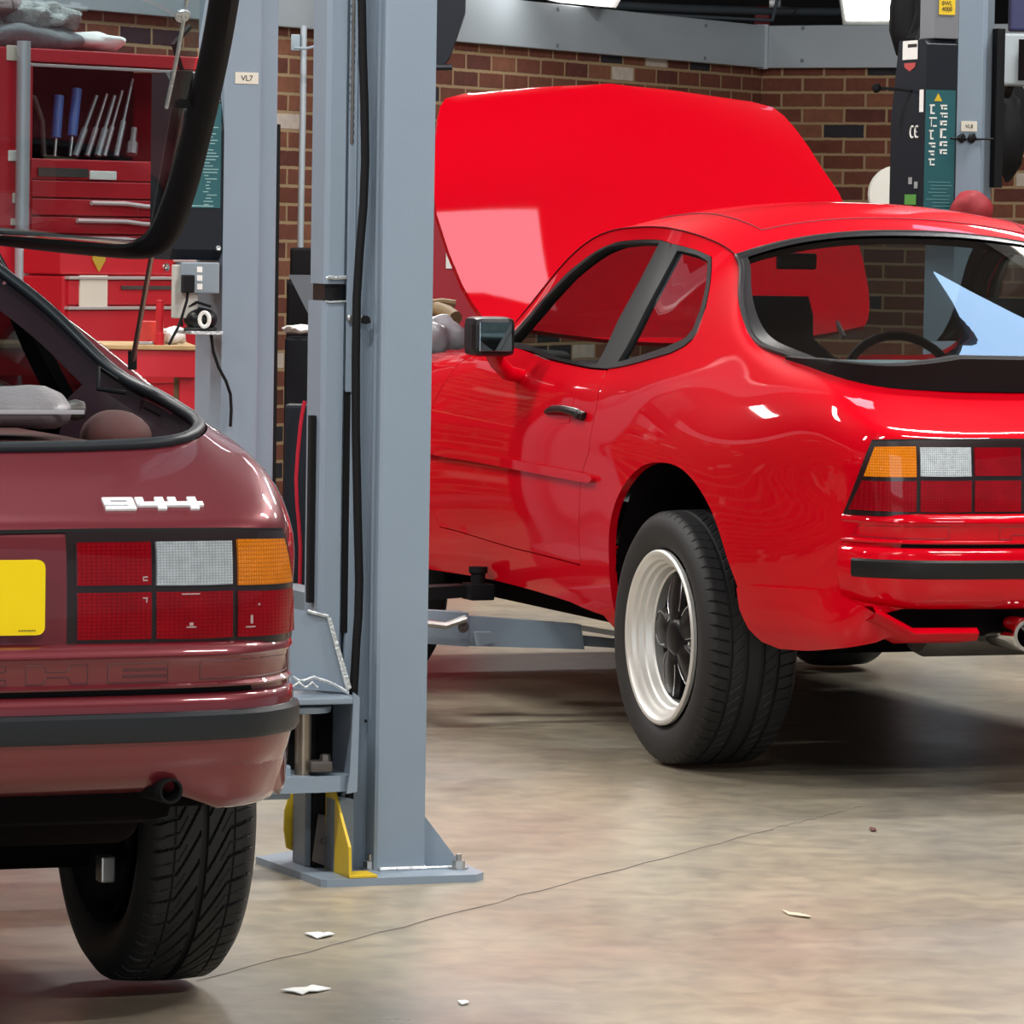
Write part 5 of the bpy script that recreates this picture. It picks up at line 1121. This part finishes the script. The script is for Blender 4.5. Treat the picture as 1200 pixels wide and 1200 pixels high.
labs=['leftmost leaning steel file in the red cabinet','second leaning steel file from the left in the red cabinet','middle of the leaning steel files in the red cabinet','second leaning steel file from the right in the red cabinet','rightmost leaning steel file in the red cabinet','short stubby steel punch at the right end of the shelf']
for i,(p0,p1,r) in enumerate((((112,183),(142,112),.012),((126,183),(154,110),.010),((138,183),(163,112),.013),((146,183),(172,106),.009),((160,183),(184,92),.010),((178,181),(186,150),.020))):
    toolrod('file' if i<5 else 'punch',labs[i],'file' if i<5 else 'punch',p0,p1,r,M('file_steel%d'%i,(.30+.05*(i%2),.33,.35),.4,.6,noise=.3,nscale=40),None)
o=tthing('spanner','dark hook-ended tool at the left end of the cabinet shelf','tool');a,z=front(80,183);b=MB().tube([(a,.12,z),(a-.01,.12,z+.12),(a-.05,.12,z+.2),(a-.09,.12,z+.21)],.010,8);b.build('tool_shank',DSTEEL,o)
# clothes and paper on the cabinet
def soft(name,label,cat,c,r,mat,seed,amp=.2):
    a,z=front(*c);zt_=z;o=MB().blob((a,.20,z),r,seed,4,amp).build(name,mat);o.location=(TO[0],TO[1],0);o.rotation_euler=(0,0,TY);return tag(o,label,cat)
soft('folded_jacket','dark grey folded jacket on the red cabinet under the fleece','jacket',(74,44),(.25,.15,.056),CLOTH,3,.10)
soft('fleece_bundle','pale grey woolly fleece bundle topmost of the pile on the red cabinet','fleece',(90,20),(.145,.12,.052),LCLOTH,5,.25)
soft('grey_cloth','grey cloth spread over the left end of the cabinet pile','cloth',(-6,33),(.11,.12,.045),CLOTH,9,.1)
soft('cap','faded brown-grey cap behind the fleece bundle','cap',(46,3),(.07,.09,.04),M('cap_cloth',(.17,.13,.13),.9,noise=.3),12,.1)
soft('crumpled_paper','crumpled white paper on the red cabinet right of the jacket','paper',(152,48),(.115,.12,.034),PAPER,8,.2)
# lower chest, bench
def chest_z(v,u=100): return front(u,v,.31)[1]
lc=tthing('tool_chest','bright red tool chest with gold crest below the hatch glass, behind the maroon car','tool chest')
aR2=front(204,290,.30)[0];aR3=front(209,326,.31)[0];z0=chest_z(292,150);
b=MB();b.box((-.14,-.30,chest_z(322,150)),(aR2,-.12,z0),.006);b.box((-.14,-.31,0.02),(aR3,-.12,chest_z(324,150)),.006);b.build('body',TOOLR,lc)
for v0,v1 in ((328,357),(363,404),(410,450)):
    d=MB().box((-.12,-.32,chest_z(v1,150)),(aR3-.012,-.308,chest_z(v0,150)),.004).build('drawer',TOOLR,lc)
    MB().box((-.13,-.332,chest_z(v0-4,150)),(aR3+.012,-.308,chest_z(v0-.5,150)),.002).build('drawer_handle',TOOLD,d)
a0,zc_=front(115,303,.3);b=MB();b.prism([(a0-.03,zc_+.035),(a0+.03,zc_+.035),(a0+.03,zc_-.005),(a0,zc_-.045),(a0-.03,zc_-.005)],1,-.306,-.301);b.build('gold_crest',GOLD,lc)
a0,zc_=front(194,313,.3);MB().lathe([(0,.016),(.006,.014),(.006,.008),(.001,.0)],(a0,-.301,zc_),(0,-1,0),16).build('lock',CHR,lc)
a0,zc_=front(180,335,.31);b=MB();b.box((a0-.17,-.326,zc_-.012),(a0+.11,-.320,zc_+.0));b.build('maker_strip',DSTEEL,lc)
a0,zc_=front(100,340,.31);MB().box((a0-.04,-.326,zc_-.06),(a0+.09,-.320,zc_+.05)).build('notice',LBL,lc)
# workbench in front of the chest
def wb(u,v,Y=14.3): return at(u,v,Y)
B0=wb(150,405);B1=wb(231,405)
bench=empty('workbench',(B0[0],B0[1],0),R(8),'red-fronted workbench with worn wooden edge behind the maroon car','workbench')
wd=(B1[0]-B0[0]);zt=B0[2]
b=MB().box((-.4,-.0,zt-.012),(wd,.45,zt+.002),.003);b.build('worktop',WOOD,bench);MB().box((-.4,.01,zt-.095),(wd-.002,.44,zt-.012),.002).build('apron',TOOLR,bench)
for x in(-.38,wd-.05): MB().box((x,.03,0),(x+.05,.08,zt-.09),.003).build('leg',TOOLR,bench)
MB().box((-.38,.05,.35),(wd-.02,.40,.38)).build('shelf',DSTEEL,bench)
def onb(u,v,dy=.0): return wb(u,v,14.3+dy)
c=onb(173,392,.12);b=MB().box((c[0]-.03,c[1]-.03,zt+.002),(c[0]+.03,c[1]+.03,zt+.073),.003);tag(b.build('cardboard_box',M('red_carton',(.50,.03,.02),.5,noise=.5,nscale=25)),'small red carton on the workbench left of the red bottle','box')
c=onb(187,392,.05);b=MB();b.lathe([(0,0),(0,.014),(.035,.015),(.036,.012),(.045,.011),(.047,.012),(.125,.012),(.128,.012),(.135,.013),(.137,0)],(c[0],c[1],zt+.002),(0,0,1),16);tag(b.build('red_bottle',TOOLR),'slim red bottle standing on the workbench','bottle')
c=onb(202,398,.16);b=MB().blob((c[0],c[1],zt+.028),(.040,.03,.028),3,3,.25);tag(b.build('paper_wad',PAPER),'crumpled pale wad on the workbench right of the red bottle','paper')
c=onb(176,400,.06);b=MB().box((c[0]-.045,c[1]-.02,zt+.002),(c[0]+.01,c[1]+.02,zt+.012),.002);tag(b.build('tin_lid',STEEL),'flat pale tin lid on the front edge of the workbench','lid')
for i,(u,v,m_,lab) in enumerate(((215,420,BRN,'brown'),(224,428,WOOD,'tan'))):
    pass
c=wb(216,432,14.45);b=MB().box((c[0]-.03,14.41,.385),(c[0]+.03,14.6,c[2]),.01);tag(b.build('cardboard_stack',M('mixed_cardboard',(.28,.20,.12),.9,noise=.6,nscale=30)),'brown clutter standing on the shelf under the workbench','boxes')
# ---- gap between the two columns (dark cupboard, conduit, hose)
pp=lambda u,v,Y: tuple(at(u,v,Y))
b=MB();b.tube([pp(356,30,18.9),pp(355,130,18.9),pp(353,230,18.9),pp(352,292,18.9)],.013,10);b.build
tag(b.build('wall_conduit',BEAM),'thin vertical grey conduit on the bricks in the gap between the two near columns','conduit')
b=MB();b.box(at(341,40,18.85),at(352,60,18.9),.004);b.tube([pp(345,56,18.8),pp(358,57,18.8),pp(372,54,18.8)],.006,6);tag(b.build('junction_box',GREYP),'grey junction box above the bricks in the column gap','junction box')
b=MB();b.box(at(340,290,18.4),at(366,420,18.5),.01);b.box(at(336,330,18.2)+np.array([0,0,0]),np.array([at(375,330,18.4)[0],18.45,0.0]),.01);tag(b.build('dark_cupboard',BLKM),'black cupboard in the gap between the near columns','cupboard')
b=MB();b.prism([(0,0),(.12,0),(.30,-.42),(.22,-.42)],1,0,.03)
o=b.build('metal_brace',GREYD);o.location=pp(338,322,17.5);tag(o,'dark slanting metal brace in front of the black cupboard','brace')
c=at(350,386,17.9);o=MB().blob(tuple(c),(.06,.05,.018),3,3,.25).build('white_rag',PAPER);tag(o,'white rag on a dark tub in the gap between the near columns','rag')
b=MB();x0=at(336,393,18.0);x1=at(372,393,18.0);b.box((x0[0],17.85,0),(x1[0],18.1,x0[2]-.005),.01);tag(b.build('waste_tub',PLATEP),'black tub under the white rag in the column gap','tub')
b=MB();b.tube([pp(u,v,13.92) for u,v in ((357,470),(354,485),(352,500),(349,530),(347,560),(348,590),(350,610),(352,640))]+[(at(352,640,13.92)[0],13.92,.02)],.0055,8);tag(b.build('red_air_hose',M('red_hose',(.42,.01,.03),.4)),'red air hose hanging in the gap between the near columns','hose')
b=MB();b.box((-.675,13.96,0),(-.56,14.06,at(340,474,13.96)[2]),.01);tag(b.build('black_cabinet',PLATEP),'black floor cabinet behind the red air hose in the column gap','cabinet')
# red cabinet side and engine bay clutter seen left of the bonnet edge
b=MB();a=at(470,232,17.2);c=at(563,350,17.2);b.box((a[0],17.2,0),(c[0],17.6,a[2]),.01);dc=b.build('storage_cabinet',M('dark_red_cabinet',(.30,.006,.02),.5));tag(dc,'dark red storage cabinet behind the lower left edge of the raised red bonnet','cabinet')
p=at(529,305,17.19);MB().box((p[0]-.02,17.192,p[2]-.03),(p[0]+.012,17.199,p[2]+.03)).build('sticker',PAPER,dc)
b=MB();b.tube([at(500,372,14.25),at(512,362,14.2),at(524,366,14.15),at(534,373,14.1)],.022,10);b.tube([at(500,356,14.3),at(518,354,14.3),at(534,356,14.3)],.012,8);tag(b.build('engine_hoses',M('tan_hose',(.25,.17,.08),.6,noise=.6,nscale=30)),'tan hoses in the engine bay beside the near lift column','hoses')
o=MB().blob(tuple(at(512,392,14.0)),(.075,.06,.055),7,4,.3).build('plastic_bag',M('crumpled_plastic',(.42,.43,.47),.3,noise=.3,bump=.5,bscale=20));tag(o,'crumpled grey plastic cover on the red front wing','plastic bag')
# scraps on the floor
def scrap(name,px,pts,label,cat='scrap',mat=PAPER,t=.002):
    o=atz(*px,0.);P=[]
    for u,v in pts: q_=atz(px[0]+u,px[1]+v,0.);P.append((q_[0],q_[1]))
    rnd=random.Random(len(pts));n=len(P);V=[(x,y,.0012+rnd.uniform(0,.004)) for x,y in P];V+=[(x,y,z+t) for x,y,z in V]
    ob=MB().add(V,[tuple(range(n))[::-1],tuple(range(n,2*n))]+[(i,(i+1)%n,n+(i+1)%n,n+i) for i in range(n)]).build(name,mat);return tag(ob,label,cat)
scrap('paper_scrap',(358,1162),[(-29,1),(-14,-2),(0,-3),(8,-4),(30,-2),(14,2),(4,3),(-4,5),(-14,3)],'torn white paper scrap on the floor near the bottom edge','paper scrap')
scrap('paper_scrap',(375,1098),[(-18,-2),(-6,-3),(-2,-4),(4,-1),(10,-4),(17,-1),(6,2),(-4,3),(-10,1)],'small torn white scrap on the floor in front of the near column base','paper scrap')
scrap('wood_shaving',(933,1073),[(-17,-5),(-8,-2),(2,0),(17,2),(16,4),(2,2),(-9,0)],'thin pale shaving on the open floor at the right','shaving',M('shaving',(.60,.50,.36),.8))
scrap('paper_scrap',(543,1177),[(-7,-2),(3,-3),(7,0),(-2,2)],'tiny white scrap on the floor at the bottom middle','paper scrap')
scrap('grit_speck',(1023,973),[(-4,-2),(3,-1),(4,2),(-2,2)],'small brown speck on the floor below the red car','speck',BRN)
